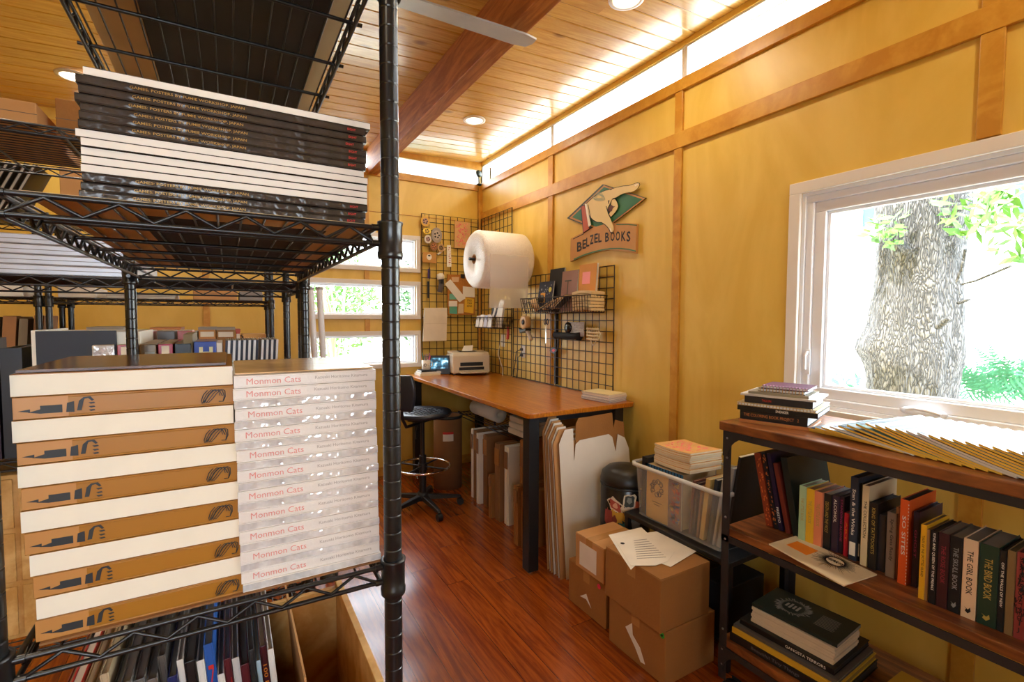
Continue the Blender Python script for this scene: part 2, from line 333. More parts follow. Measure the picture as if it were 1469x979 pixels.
obj('window_sash', ringx(ringx(MB(), XW+.028, XW+.085, WY0+.044, WY1-.044, WZ0+.044, WZ1-.044, .045), XW+.045, XW+.07, WY0+.089, WY1-.089, WZ0+.089, WZ1-.089, .014), WHITEV, w1, bevel=.004)
obj('glass_pane', MB().box((XW+.054, WY0+.09, WZ0+.09), (XW+.058, WY1-.09, WZ1-.09)), GLASS, w1)
a = at(1312, 575, 'x', XW+.01)
hb = MB(); hb.lathe([(0, 0), (.02, .002), (.021, .006), (.012, .012), (0, .013)], 20, M=Matrix.Translation((XW+.012, .80, WZ0+.045))@Matrix.Rotation(-PI/2, 4, 'Y')@Matrix.Diagonal((1, 3.6, 1, 1)))
hb.tube([(XW-.004, .85, WZ0+.05), (XW-.016, .82, WZ0+.058), (XW-.018, .78, WZ0+.056), (XW-.012, .74, WZ0+.046)], .006, 8)
obj('crank_handle', hb, WHITEV, w1)
lk = MB().box((XW+.008, WY1-.052, 1.245), (XW+.013, WY1-.03, 1.36)); lk.tube([(XW+.004, WY1-.041, 1.35), (XW-.012, WY1-.041, 1.33), (XW-.012, WY1-.041, 1.27)], .006, 8)
obj('sash_lock', lk, WHITEV, w1, bevel=.002)
# --- three low windows of the back wall
for k, (x0, x1, z0, z1) in enumerate(RW):
    w = struct('window_%d' % (k+2), ringy(MB(), YB-.02, YB, x0-.045, x1+.045, z0-.04, z1+.04, .04), WHITEP, bevel=.003)
    obj('window_frame', ringy(ringy(MB(), YB, YB+.12, x0, x1, z0, z1, .008), YB+.03, YB+.08, x0+.008, x1-.008, z0+.008, z1-.008, .014), WHITEV, w, bevel=.002)
    obj('glass_pane', MB().box((x0+.02, YB+.05, z0+.02), (x1-.02, YB+.054, z1-.02)), GLASS, w)
# --- high windows under the roof
ys = [YF+.05, -.63, .66, 1.97, 3.28, YB]
for k, (y0, y1) in enumerate(zip(ys, ys[1:])):
    w = struct('window_%d' % (k+5), ringx(MB(), XW+.01, XW+.09, y0+.001, y1-.001, ZT, 3.052, .018), WHITEV, bevel=.002)
    obj('glass_pane', MB().box((XW+.05, y0+.018, ZT+.018), (XW+.054, y1-.018, 3.032)), GLASS, w)
w = struct('window_10', ringy(MB(), YB+.01, YB+.09, -.9, XW-.02, ZT-.01, 3.005, .014), WHITEV, bevel=.002)
obj('glass_pane', MB().box((-.88, YB+.05, ZT+.005), (XW-.035, YB+.054, 2.99)), GLASS, w)
struct('trim_%d' % n, MB().add([(-.9, YB-.015, 3.0), (XW, YB-.015, 3.0), (XW, YB, 3.0), (-.9, YB, 3.0), (-.9, YB-.015, zc(-.9)+.05), (XW, YB-.015, zc(XW)), (XW, YB, zc(XW)), (-.9, YB, zc(-.9)+.05)],
       [(0, 1, 2, 3), (4, 5, 6, 7), (0, 1, 5, 4), (1, 2, 6, 5), (2, 3, 7, 6), (3, 0, 4, 7)]), MAPLE); n += 1
w = struct('window_11', ringy(ringy(MB(), YF-.08, YF-.02, -1.2, -.55, 1.2, 2.1, .05), YF-.08, YF-.02, -.55, .1, 1.2, 2.1, .05), WHITEV, bevel=.004)
obj('glass_pane', MB().box((-1.15, YF-.052, 1.25), (-.60, YF-.048, 2.05)).box((-.50, YF-.052, 1.25), (.05, YF-.048, 2.05)), GLASS, w)
# ------------------------------------------------------------------ outside
BOUNCE_GROUND = mat('pale_bounce_ground', C('c6c3b2'), .9, var=.15, vs=3)  # gravel tone, lightened to bounce daylight through the windows onto the ceiling
SIDING = mat('white_siding', C('eef2f2'), .7, var=.02)
struct('ground', MB().box((-14, -12, -.25), (16, 20, -.2)), BOUNCE_GROUND)
BARK = bpy.data.materials.new('grey_bark'); BARK.use_nodes = True; N, L = nt(BARK); P = N['Principled BSDF']; P.inputs['Roughness'].default_value = .9
tc = N.new('ShaderNodeTexCoord'); mp = N.new('ShaderNodeMapping'); mp.inputs['Scale'].default_value = (1, 1, .22); L.new(tc.outputs['Object'], mp.inputs[0])
nz = N.new('ShaderNodeTexNoise'); nz.inputs['Scale'].default_value = 7; nz.inputs['Detail'].default_value = 4
L.new(mp.outputs[0], nz.inputs['Vector']); va = N.new('ShaderNodeVectorMath'); va.operation = 'MULTIPLY_ADD'; va.inputs[1].default_value = (.30, .30, .30); L.new(nz.outputs['Color'], va.inputs[0]); L.new(mp.outputs[0], va.inputs[2])
vo = N.new('ShaderNodeTexVoronoi'); vo.feature = 'DISTANCE_TO_EDGE'; vo.inputs['Scale'].default_value = 46; L.new(va.outputs[0], vo.inputs['Vector'])
r = N.new('ShaderNodeValToRGB'); r.color_ramp.elements[0].color = (.018, .019, .021, 1); r.color_ramp.elements[1].color = (.14, .14, .145, 1); r.color_ramp.elements[1].position = .22
L.new(vo.outputs['Distance'], r.inputs[0]); L.new(r.outputs[0], P.inputs['Base Color'])
bp = N.new('ShaderNodeBump'); bp.inputs['Strength'].default_value = .9; bp.inputs['Distance'].default_value = .04; L.new(vo.outputs['Distance'], bp.inputs['Height']); L.new(bp.outputs[0], P.inputs['Normal'])
LEAF = mat('leaf_green', C('4f7f2c'), .6, var=.3, vs=5); LEAF2 = mat('leaf_dark_green', C('2c5220'), .65, var=.35, vs=4); FERN = mat('fern_green', C('2f6b48'), .7, var=.2)
def leaves(mb, c, rad, k, s=.05, flat=1.):
    for _ in range(k):
        while True:
            p = Vector((random.uniform(-1, 1), random.uniform(-1, 1), random.uniform(-1, 1)))
            if p.length < 1: break
        p = Vector(c)+Vector((p.x*rad[0], p.y*rad[1], p.z*rad[2])); a = Vector((random.gauss(0, 1), random.gauss(0, 1), random.gauss(0, 1)*flat)).normalized(); b = a.orthogonal().normalized(); l = s*random.uniform(.6, 1.3)
        mb.add([p, p+a*l*.5+b*l*.24, p+a*l, p+a*l*.5-b*l*.24], [(0, 1, 2, 3)])
    return mb
tr = thing('shade_tree', 'thick grey barked tree trunk right outside the big window', 'tree', (4.6, 1.69, -.22))
prof = []; nn = 48; kk = 70; tv = []; 
for i in range(kk):
    z = 4.6*i/(kk-1); r0 = .272+.045*math.exp(-z*1.6)+.012*math.sin(z*5)+.012*math.exp(-((z-1.45)/.12)**2)
    for j in range(nn):
        a = 2*PI*j/nn; rr = r0*(1+.035*math.sin(a*9+z*2.3)+.03*math.sin(a*17-z*4)+.02*random.random())+.06*math.exp(-((z-1.50)/.10)**2)*max(0, math.cos(a-2.0))**3
        tv.append((rr*math.cos(a)+.03*math.sin(z), rr*math.sin(a)-.035*z*.5+.05, z))
tb = MB(); tb.add(tv, [(i*nn+j, i*nn+(j+1) % nn, (i+1)*nn+(j+1) % nn, (i+1)*nn+j) for i in range(kk-1) for j in range(nn)], True)
obj('trunk', tb, BARK, tr)
br = MB()
def tl(p, o=Vector((4.6, 1.69, -.22))): return tuple(Vector(p)-o)
for pts, r in (([at(1380, 408, 'x', 4.5), at(1400, 403, 'x', 4.45), at(1450, 382, 'x', 4.3)], .008), ([at(1372, 405, 'x', 4.5), at(1380, 385, 'x', 4.45), at(1385, 358, 'x', 4.4)], .009),
               ([at(1375, 435, 'x', 4.5), at(1390, 430, 'x', 4.4)], .012), ([at(1345, 470, 'x', 4.35), at(1362, 456, 'x', 4.25)], .02), ([at(1290, 345, 'x', 4.4), at(1303, 362, 'x', 4.28)], .03), ([at(1262, 470, 'x', 4.5), at(1258, 500, 'x', 4.5), at(1248, 560, 'x', 4.5)], .006)):
    br.tube([tl(p) for p in pts], r, 6)
obj('branch', br, BARK, tr)
lf = MB()
for px, py, x, k, s in ((1265, 330, 4.2, 60, .10), (1435, 300, 4.0, 46, .11), (1400, 320, 4.3, 36, .12), (1455, 355, 4.2, 26, .10), (1380, 290, 4.4, 26, .12), (1440, 275, 4.4, 30, .12)):
    leaves(lf, tl(at(px, py, 'x', x)), (.16, .14, .12), k, s)
obj('leaf_cluster', lf, LEAF, tr, stuff=True)
# leafy crown over the trunk, out of sight from inside, shading it a little
# neighbour's white house beyond the tree
hs = thing('neighbour_house', 'white sided house beyond the tree outside the big window', 'house', (8.2, 2, -.2))
H = MB(); H.box((0, -8, 0), (.3, 8, 4.2)); 
for z in [i*.2 for i in range(1, 21)]: H.box((-.006, -8, z), (0, 8, z+.012))
obj('siding_wall', H, SIDING, hs)
GREY = mat('grey_line', C('4c5a58'), .6); PANEG = mat('pane_reflecting', C('2f5a54'), .3, var=.1)
for a_, b_ in ((at(1398, 425, 'x', 8.15), at(1520, 545, 'x', 8.15)), (at(1232, 240, 'x', 8.15), at(1262, 330, 'x', 8.15)), (at(1445, 240, 'x', 8.15), at(1500, 312, 'x', 8.15))):
    y0, y1, z0, z1 = b_.y-2, a_.y-2, b_.z+.2, a_.z+.2
    fr = obj('window_frame', ringx(MB(), -.06, 0, y0, y1, z0, z1, .07), WHITEV, hs)
    obj('pane', MB().box((-.03, y0+.07, z0+.07), (-.01, y1-.07, z1-.07)), PANEG if a_.z > 2 else SIDING, fr)
tag(obj('overhead_cable', MB().tube([at(1180, 487, 'x', 6.5), at(1300, 497, 'x', 6.5), at(1480, 513, 'x', 6.5)], .006, 5), GREY), 'thin grey cable running behind the tree trunk outside the big window', 'cable')
fn = MB()
for k in range(90):
    p = at(random.uniform(1385, 1500), random.uniform(535, 575), 'x', random.uniform(5.2, 6.4)); d = Vector((random.gauss(0, .3), random.gauss(0, 1), .7)).normalized(); L_ = random.uniform(.2, .4); sd = d.cross(Vector((1, 0, 0))).normalized()
    for j in range(9):
        q = p+d*L_*j/9-Vector((0, 0, .12*(j/9)**2)); w_ = .05*(1-j/10)
        for sg in (-1, 1): fn.add([q, q+sd*sg*w_+d*.01, q+sd*sg*w_*.9+d*.02, q+d*.015], [(0, 1, 2, 3)])
tag(obj('fern_bed', fn, FERN), 'green ferns growing to the right of the trunk outside the big window', 'fern', kind='stuff')
sh = MB(); leaves(sh, (6.9, 3.2, .3), (.4, .9, .5), 700, .12)
tag(obj('low_shrub', sh, FERN), 'low pale green shrub at the foot of the white house, left of the trunk', 'shrub', kind='stuff')
# hedge behind the back wall
for k, (x, y, z, r) in enumerate(((-.5, 8.6, 2.0, .9), (1.45, 8.6, 2.0, .9), (3.4, 8.6, 2.0, .9))):
    t = thing('hedge_tree', ['leafy green tree seen at the left of the rear windows', 'leafy green tree with pale bare stems seen through the middle rear window', 'leafy green tree at the right edge of the rear windows'][k], 'tree', (x, y, -.2), group='trees behind the back wall')
    mb = MB()
    for _ in range(6):
        a = random.uniform(0, 6.3); mb.tube([(.05*math.cos(a), .05*math.sin(a), 0), (.1*math.cos(a), .1*math.sin(a)-.6, 1.0), (.25*math.cos(a), -.9, 1.7), (.7*math.cos(a), -.9+.3*math.sin(a), 2.4+random.random()*.6)], .018, 5)
    obj('stem', mb, mat('pale_stem', C('8f836a'), .8), t)
    fo = MB(); leaves(fo, (0, 0, z), (r, r*.8, 1.0), 2600, .11); obj('foliage', fo, LEAF2 if k != 1 else LEAF, t, stuff=True)
fb = MB()
for k in range(14): fb.box((-3, 9.6, -.2+k*.12), (6, 9.63, -.2+k*.12+.105))
tag(obj('slat_fence', fb, SIDING), 'white horizontal board fence behind the lowest rear window', 'fence')
# ------------------------------------------------------------------ lamps and ceiling fan
EMI = mat('lamp_diffuser', (1, .93, .8), .5, emis=10, var=0)
LW = ['between the beam and the high windows, near the far corner', 'at the top edge of the picture beside the high windows', 'above the stack of big books on the upper left', 'behind the camera near the high windows', 'left part of the ceiling above the racks', 'left part of the ceiling behind the camera']
for k, (x, y) in enumerate(((1.70, 3.52), (1.70, 1.83), (-.77, 3.90), (1.70, .1), (-.77, 1.9), (-.77, -.3))):
    z = zc(x)
    t = thing('recessed_lamp', 'round white recessed ceiling lamp '+LW[k], 'lamp', (x, y, z), group='recessed ceiling lamps')
    obj('trim_ring', MB().lathe([(.062, -.002), (.088, -.002), (.086, -.010), (.066, -.014), (.062, -.008)], 32, closed=True), WHITES, t)
    obj('diffuser', MB().lathe([(0, -.006), (.063, -.006), (.063, -.001), (0, -.001)], 32), EMI, t)
    link_light('lamp_light', 'AREA', (x, y, z-.02), 3.6, (1, .86, .66), shape='DISK', size=.12)
FANM = mat('fan_grey', C('a9a6a4'), .4, .2)
fx, fy, fz = .36, 1.95, 2.75
f = thing('ceiling_fan', 'grey blade ceiling fan hanging in front of the beam, seen beside the rack post', 'fan', (fx, fy, fz))
obj('motor_housing', MB().lathe([(0, -.05), (.06, -.05), (.09, -.02), (.09, .04), (.05, .07), (0, .07)], 28), FANM, f)
obj('down_rod', MB().cyl((0, 0, .06), (0, 0, zc(fx)-fz), .012, 12), FANM, f)
for k in range(3):
    a = math.radians(0+120*k-1); bl = MB(); Mz = Matrix.Rotation(a, 4, 'Z')@Matrix.Rotation(math.radians(9), 4, 'X')
    pts = [(.10, -.03), (.20, -.055), (.80, -.065), (.86, -.05), (.87, .0), (.86, .05), (.80, .065), (.2, .055), (.10, .03)]
    bl.prism([Mz@Vector((p[0], p[1], 0)) for p in pts], (0, 0, .008)); obj('blade', bl, FANM, f)
# ------------------------------------------------------------------ wire racks
def post_mesh(h, lo=0):
    prof = [(0, lo)]; z = lo
    while z < h:
        prof += [(.0127, z+.0010), (.0127, z+.0016), (.0127, min(h, z+.0234)), (.0127, min(h, z+.0240))]
        if z+.0254 < h: prof += [(.0118, z+.0243), (.0118, z+.0254)]
        z += .0254
    prof += [(0, h)]; mb = MB(); mb.lathe(prof, 20); return mb
def rack(label, x0, x1, y0, y1, levels, long_axis, H=2.05, group='black wire racks', detail=1, foot=.02, inset=.0):
    cx, cy = (x0+x1)/2, (y0+y1)/2
    R = thing('wire_rack', label, 'shelf', (cx, cy, 0), group=group); hx, hy = (x1-x0)/2, (y1-y0)/2
    for sx in (-1, 1):
        for sy in (-1, 1):
            mb = post_mesh(H, foot); mb.v = [(a+sx*hx, b+sy*hy, c) for a, b, c in mb.v]; o = obj('post', mb, BLACKM, R)
    for zt in levels:
        D = MB()
        ex, ey = hx, hy
        def wire(a, b, r, n=6): D.cyl(a, b, r, n)
        # rim: top wire, lower wire and zigzag on each side, standing just outside the posts
        o_ = .010
        for sy in (-1, 1):
            Y = sy*(hy+o_*0)-sy*0
            wire((-hx, Y, zt), (hx, Y, zt), .0032, 8); wire((-hx, Y, zt-.022), (hx, Y, zt-.022), .0032, 8)
            k = max(2, round((2*hx-.05)/.062)); z_ = []
            for j in range(2*k+1): z_.append((-hx+.025+(2*hx-.05)*j/(2*k), Y+sy*.001, zt-.002 if j % 2 else zt-.020))
            D.tube(z_, .0024, 6)
        for sx in (-1, 1):
            X = sx*(hx-inset)
            wire((X, -hy, zt), (X, hy, zt), .0032, 8); wire((X, -hy, zt-.022), (X, hy, zt-.022), .0032, 8)
            k = max(2, round((2*hy-.05)/.050)); z_ = []
            for j in range(2*k+1): z_.append((X+sx*.001, -hy+.025+(2*hy-.05)*j/(2*k), zt-.002 if j % 2 else zt-.020))
            D.tube(z_, .0024, 6)
        if long_axis == 'y':
            k = round(2*hx/.0265)
            for j in range(1, k): X = -hx+2*hx*j/k; wire((X, -hy, zt+.001), (X, hy, zt+.001), .0016, 5)
            k = max(3, round(2*hy/.155))
            for j in range(1, k): Y = -hy+2*hy*j/k; wire((-hx, Y, zt-.004), (hx, Y, zt-.004), .0032, 6)
        else:
            k = round(2*hy/.0265)
            for j in range(1, k): Y = -hy+2*hy*j/k; wire((-hx, Y, zt+.001), (hx, Y, zt+.001), .0016, 5)
            k = max(3, round(2*hx/.20))
            for j in range(1, k): X = -hx+2*hx*j/k; wire((X, -hy, zt-.004), (X, hy, zt-.004), .0032, 6)
        S = obj('wire_deck', D, BLACKM, R)
        for sx in (-1, 1):
            for sy in (-1, 1):
                c = MB().lathe([(.0127, 0), (.0172, 0), (.0178, .004), (.0178, .010), (.0168, .012), (.0168, .046), (.0180, .049), (.0180, .052), (.0127, .052)], 20, c=(sx*hx, sy*hy, zt-.043), closed=True)
                for dz in (0, -.022):
                    c.cyl((sx*(hx-.026), sy*hy, zt+dz), (sx*(hx-.013), sy*hy, zt+dz), .0046, 8); c.cyl((sx*hx, sy*(hy-.026), zt+dz), (sx*hx, sy*(hy-.013), zt+dz), .0046, 8)
                obj('collar', c, BLACKM, S)
    return R
ZA = [1.984, 1.625, 1.138, .657]
rack('near black wire rack holding the tall book stacks, its round post cutting the picture', -.219, .201, .69, 1.60, ZA, 'y', H=2.2, inset=.018)
rack('long black wire rack right behind the near rack, with the silver boxes', -.74, .201, 1.665, 2.13, [1.975, 1.600, 1.135, .66], 'x', H=2.05, group=None)
rack('black wire rack further back facing the plywood wall, boxes along its upper deck', -.726, .212, 3.07, 3.44, [1.96, 1.585, 1.15, .66], 'x', H=1.98)
rack('black wire rack at the far left edge beyond the other racks', -1.70, -.762, 3.07, 3.44, [1.96, 1.585, 1.15, .66], 'x', H=1.98)
# loose liner boards on the decks of the near rack
TANB = mat('tan_liner_board', C('d2b88c'), .85, var=.05); DARKB = mat('dark_grey_board', C('2e2b2a'), .7, var=.1)
tag(obj('liner_board', MB().box((-.190, .705, 1.9872), (.180, 1.57, 1.9902)), TANB), 'tan cardboard sheet seen from below on the uppermost deck of the near rack', 'cardboard')
tag(obj('flat_portfolio', MB().box((-.112, .72, 1.9904), (.150, 1.57, 2.004)), DARKB, bevel=.002), 'large dark grey board lying on the tan sheet overhead on the near rack', 'board')
# the dark board is seen between tan strips: it lies under the tan sheet's edge wires
bpy.data.objects['flat_portfolio'].location.z = -.0168+.0140; bpy.data.objects['liner_board'].location.z = .0165
tag(obj('liner_board', MB().box((-.185, .70, 1.6286), (.188, 1.58, 1.6306)), TANB), 'tan cardboard sheet under the stack of wide dark books', 'cardboard')
tag(obj('dark_board', MB().box((-.10, .78, 1.6278), (.13, 1.56, 1.6285)), DARKB), 'thin dark board between the deck wires and the tan sheet, under the wide books', 'board')
tag(obj('liner_board', MB().box((-.185, .70, 1.1412), (.188, 1.10, 1.1436)), KRAFT3), 'brown cardboard sheet under the cream and white book stacks', 'cardboard')
# ---- stack of wide shrink-wrapped books on the upper deck
DSP = mat('dark_cover_shrink', C('3c3530'), .22, spec=.6, var=.25, vs=50, bump=.22, bs=60); GOLD = mat('gold_lettering', C('a9843f'), .35, .3, var=.3, vs=90); RED = mat('red_lettering', C('d02a22'), .5, var=0)
order = 'WBBBBBBWWWWWBBB'
z1, z0 = 1.775, 1.6306; t = (z1-z0)/len(order)
for k, c in enumerate(order):
    zb = z1-(k+1)*t; j = random.uniform(-.003, .003); x0 = -.139+j+(.004 if k == 0 else 0); y0 = .712+random.uniform(-.002, .003)
    if c == 'W':
        lab = 'white page edge facing out, %s wide book from the top of the upper deck stack' % ORD[k]
        o = book('wide_book', lab, (x0+.312, y0+.25, zb), (-1, 0, 0), (0, -1, 0), t*.96, .312, .25, DSP, PAGEW, group='wide shrink-wrapped books on the upper deck', ct=.0007, soft=True)
    else:
        lab = 'dark gold-lettered spine, %s wide book from the top of the upper deck stack' % ORD[k]
        o = book('wide_book', lab, (x0, y0, zb), (1, 0, 0), (0, 1, 0), t*.96, .312, .25, DSP, PAGEW, group='wide shrink-wrapped books on the upper deck', ct=.0012)
        text('GAMES: POSTERS BY FUMIE WORKSHOP, JAPAN', (t*.5, .105, -.0004), (0, 1, 0), (1, 0, 0), t*.42, GOLD, o, width=.115)
        text('EIGHT', (t*.5, .293, -.0004), (0, 1, 0), (1, 0, 0), t*.32, RED, o, width=.011)
# ---- cream page edges alternating with brown spines
BRN = mat('brown_gold_spine', C('a87222'), .35, spec=.5, var=.04)
TANSP = mat('pale_spine_tip', C('c08a4e'), .35, var=.04); INKG = mat('blue_black_ink', C('2b2f33'), .5, var=.1)
PGC = mat('cream_page_edge', C('f3eedd'), .8, var=.02, vs=30)
def lighthouse(e, t, h, d):
    mb = MB()
    def q(pts): mb.add([(t*u, v, -.0006) for u, v in pts], [tuple(range(len(pts)))])
    q([(.30, .012), (.42, .022), (.58, .022), (.58, .040), (.22, .040), (.22, .022)]); q([(.38, .004), (.45, .014), (.30, .014)])
    q([(.22, .043), (.64, .044), (.70, .050), (.20, .050)])
    q([(.25, .052), (.70, .054), (.86, .058), (.88, .064), (.70, .067), (.66, .065), (.80, .062), (.78, .059), (.68, .058), (.25, .056)])
    for u in (.18, .34, .52): q([(u, .064), (u+.08, .062), (u+.09, .067), (u+.03, .068)])
    obj('printed_emblem', mb, INKG, e)
    m2 = MB()
    for k in range(5):
        pts = [(t*(.5+.34*math.sin(a*1.7+k)), .178+.010*math.cos(a+k*.8)+.0015*k, -.0006) for a in [i*.55 for i in range(9)]]; m2.tube(pts, .0005, 4)
    obj('printed_profile', m2, INKG, e)
    obj('pale_spine_band', MB().box((.0008, .0005, -.0003), (t-.0008, .045, 0)), TANSP, e)
n_ = 12; z1, z0 = 1.4385, 1.1436; t = (z1-z0)/n_
offs = [0, .001, .000, .003, .003, .005, .004, .006, .010, .012, .014, .012]
for k in range(n_):
    zb = z1-(k+1)*t; x0 = -.200+offs[k]*.9; wd = .203
    if k % 2 == 0:
        book('thick_book', 'cream page edge outward, %s book from the top of the left front stack' % ORD[k], (x0+wd, .705+.235, zb), (-1, 0, 0), (0, -1, 0), t*.975, wd, .235, BRN, PGC, group='books stacked alternately at the left front', ct=.0006, soft=True)
    else:
        book('thick_book', 'golden brown spine with dark emblem, %s book from the top of the left front stack' % ORD[k], (x0, .705, zb), (1, 0, 0), (0, 1, 0), t*.975, wd, .235, BRN, PGC, group='books stacked alternately at the left front', ct=.002, extra=lighthouse)
tag(obj('glossy_cover_sheet', MB().box((-.198, .715, z1+.0002), (-.004, .93, z1+.003)), mat('brown_photo_cover', C('5a3018'), .15, var=.5, vs=14)), 'glossy dark brown cover lying on top of the left-hand front stack', 'book cover')
# ---- white shrink-wrapped books
WSP = mat('white_cover_shrink', C('ece9e6'), .25, spec=.7, var=.03, vs=40, bump=.12, bs=120); ROSE = mat('rose_lettering', C('dc8f8a'), .5, var=0); GREYL = mat('grey_lettering', C('b0aaa6'), .5, var=0)
order = 'TTSTSTSTSTSTSTSTSTSTS'; wt = {'T': 1.2, 'S': .8}; tot = sum(wt[c] for c in order); z = 1.4250; kt = 0; z0 = 1.1436
for k, c in enumerate(order):
    t = (z-0)*0+(1.4250-z0)*wt[c]/tot; zb = z-t; z = zb; x0 = .0035+.0045*(k/20)+random.uniform(-.001, .001); wd = .178; yo = .702+random.uniform(0, .002)
    if c == 'T':
        b = book('white_book', 'white spine with rose lettering, %s book from the top of the right front stack' % ORD[k], (x0, yo, zb), (1, 0, 0), (0, 1, 0), t*.97, wd, .225, WSP, PAGEW, group='white wrapped books at the right front', ct=.0018)
        text('Monmon Cats', (t*.5, .012+.003*random.random(), -.0004), (0, 1, 0), (1, 0, 0), t*.50, ROSE, b, bold=0., width=.064, center=False)
        text('Kazuaki Horitomo Kitamura', (t*.55, .096, -.0004), (0, 1, 0), (1, 0, 0), t*.26, GREYL, b, width=.070, center=False)
    else:
        book('white_book', 'crinkled silvery page edge, %s book from the top of the right front stack' % ORD[k], (x0+wd, yo+.225, zb), (-1, 0, 0), (0, -1, 0), t*.97, wd, .225, WSP, SHRINK, group='white wrapped books at the right front', ct=.0012, soft=True)
tag(obj('tan_cover_sheet', MB().box((.006, .715, 1.4252), (.182, .925, 1.427)), mat('tan_cover', C('c9a678'), .2, var=.2, vs=20)), 'tan glossy cover on top of the right-hand front stack', 'book cover')
# ---- books and pine crate one deck lower (seen from above, spines to the camera)
cr = thing('pine_crate', 'open pale pine crate with an empty end, standing below the white book stack', 'crate', (0, .99, .6605))
cz = .285
C0 = MB(); 
obj('side_panel', MB().box((.190, -.27, 0), (.202-.0, .06, cz)), CRATEW, cr, bevel=.001)
obj('side_panel', MB().box((-.212, -.27, 0), (-.200, .06, cz)), CRATEW, cr, bevel=.001)
obj('end_panel', MB().box((-.20, .048, 0), (.190, .06, cz-.01)), CRATEW, cr, bevel=.001)
obj('end_panel', MB().box((-.20, -.27, 0), (.190, -.258, cz-.02)), CRATEW, cr, bevel=.001)
obj('crate_bottom', MB().box((-.20, -.258, 0), (.190, .048, .008)), CRATEW, cr)
cr.location.x = -.008
tag(obj('kraft_divider', MB().prism([(.108, .745, .669), (.108, 1.03, .669), (.084, 1.03, .975), (.084, .745, .975)], (.003, 0, 0)), KRAFT2), 'kraft cardboard divider between the books and the empty end of the crate', 'divider')
lower = [('8a4a30', '9a8468', .012, '', 'rust brown'), ('d2322c', 'e8e2d8', .014, '', 'red and white'), ('c9b391', 'd8c6a4', .010, '', 'pale tan'), ('c9b391', 'd8c6a4', .010, '', 'second pale tan'), ('c9b391', 'd8c6a4', .010, '', 'third pale tan'),
         ('6d6a58', '8f8b78', .012, '', 'olive grey'), ('7b7671', '97928c', .013, '', 'grey'), ('6a6663', '97928c', .013, '', 'darker grey'), ('6a6663', '8b8782', .013, '', 'third grey'), ('57534f', '8b8782', .010, '', 'charcoal'),
         ('1e2b66', '8f8c88', .012, 'LUCKY', 'navy blue'), ('e6e4e0', '8f8c88', .008, '', 'thin white'), ('17161a', '77736e', .014, 'OUR', 'black with red lettering'), ('e9e7e4', '77736e', .010, '', 'white'),
         ('2a5fb4', '8a8680', .013, 'NOISE', 'bright blue'), ('e6e4e0', '6d6864', .009, '', 'slim white'), ('5f1f2a', '6d6864', .010, 'THE EYE', 'maroon with red lettering'), ('e9e7e4', '6d6864', .010, '', 'white beside the maroon'), ('571c26', '6d6864', .012, 'THE EYE', 'second maroon'), ('22262a', '6d6864', .009, '', 'near black'), ('a9c4d6', 'c9c4b8', .006, '', 'thin pale blue'), ('4a1620', 'b7a78c', .010, '100 DOGS OF WAR', 'dark red with orange lettering'), ('e9e7e4', 'b7a78c', .009, '', 'white beside the divider')]
x = -.196
for i, (cc, pc, t, ti, nm) in enumerate(lower):
    hh = (.335, .35, .345, .34, .36)[i % 5]-(.02 if i > 14 else 0); ln = math.radians(-5)
    V = Vector((math.sin(ln), 0, math.cos(ln))); Wd = Vector((0, 1, 0))
    tl_ = mat('orange_lettering', C('e08a2a'), .5, var=0) if 'DOGS' in ti else RED
    book('upright_book', nm+' book standing in the pine crate below the cream stack', (x+t+.024, .80+random.uniform(-.01, .012), .6700), V, Wd, t*.94, hh, .215, pm(cc, .35), pm(pc, .85), group='books standing in the pine crate', title=ti or None, tm=tl_, tfrac=.42, th=.55, tpos=.3)
    x += t
# ------------------------------------------------------------------ desk
dk = thing('desk', 'long standing-height desk with orange-brown wooden top and black steel legs along the wall', 'desk', (1.86, 3.4, 0))
def rr(x0, x1, y0, y1, r, z, n=6):
    out = []
    for cx, cy, a0 in ((x1-r, y1-r, 0), (x0+r, y1-r, PI/2), (x0+r, y0+r, PI), (x1-r, y0+r, 1.5*PI)):
        out += [(cx+r*math.cos(a0+i*PI/2/n), cy+r*math.sin(a0+i*PI/2/n), z) for i in range(n+1)]
    return out
DX0, DX1, DY0, DY1, DZ = 1.445, 2.262, 2.298, 4.50, .956
obj('desk_top', MB().prism([(x-1.86, y-3.4, z) for x, y, z in rr(DX0, DX1, DY0, DY1, .03, DZ-.028)], (0, 0, .028)), DESKW, dk, bevel=.003)
obj('desk_top_edge_band', MB().prism([(x-1.86, y-3.4, z) for x, y, z in rr(DX0+.003, DX1-.003, DY0+.003, DY1-.003, .03, DZ-.031)], (0, 0, .003)), mat('dark_edge', C('3a1d10'), .5), dk)
for x, y in ((1.51, 2.37), (2.16, 2.37), (1.51, 4.36), (2.16, 4.36)):
    l = obj('leg', MB().box((x-.035-1.86, y-.035-3.4, .014), (x+.035-1.86, y+.035-3.4, DZ-.031)), BLACKP, dk, bevel=.004)
    obj('levelling_foot', MB().cyl((x-1.86, y-3.4, 0), (x-1.86, y-3.4, .014), .022, 16), CHROME, l)
obj('under_frame', MB().box((-.35, -1.03, DZ-.075), (.34, -.99, DZ-.031)).box((-.35, .92, DZ-.075), (.34, .96, DZ-.031)).box((-.03, -.99, DZ-.075), (.03, .92, DZ-.035)), BLACKP, dk)
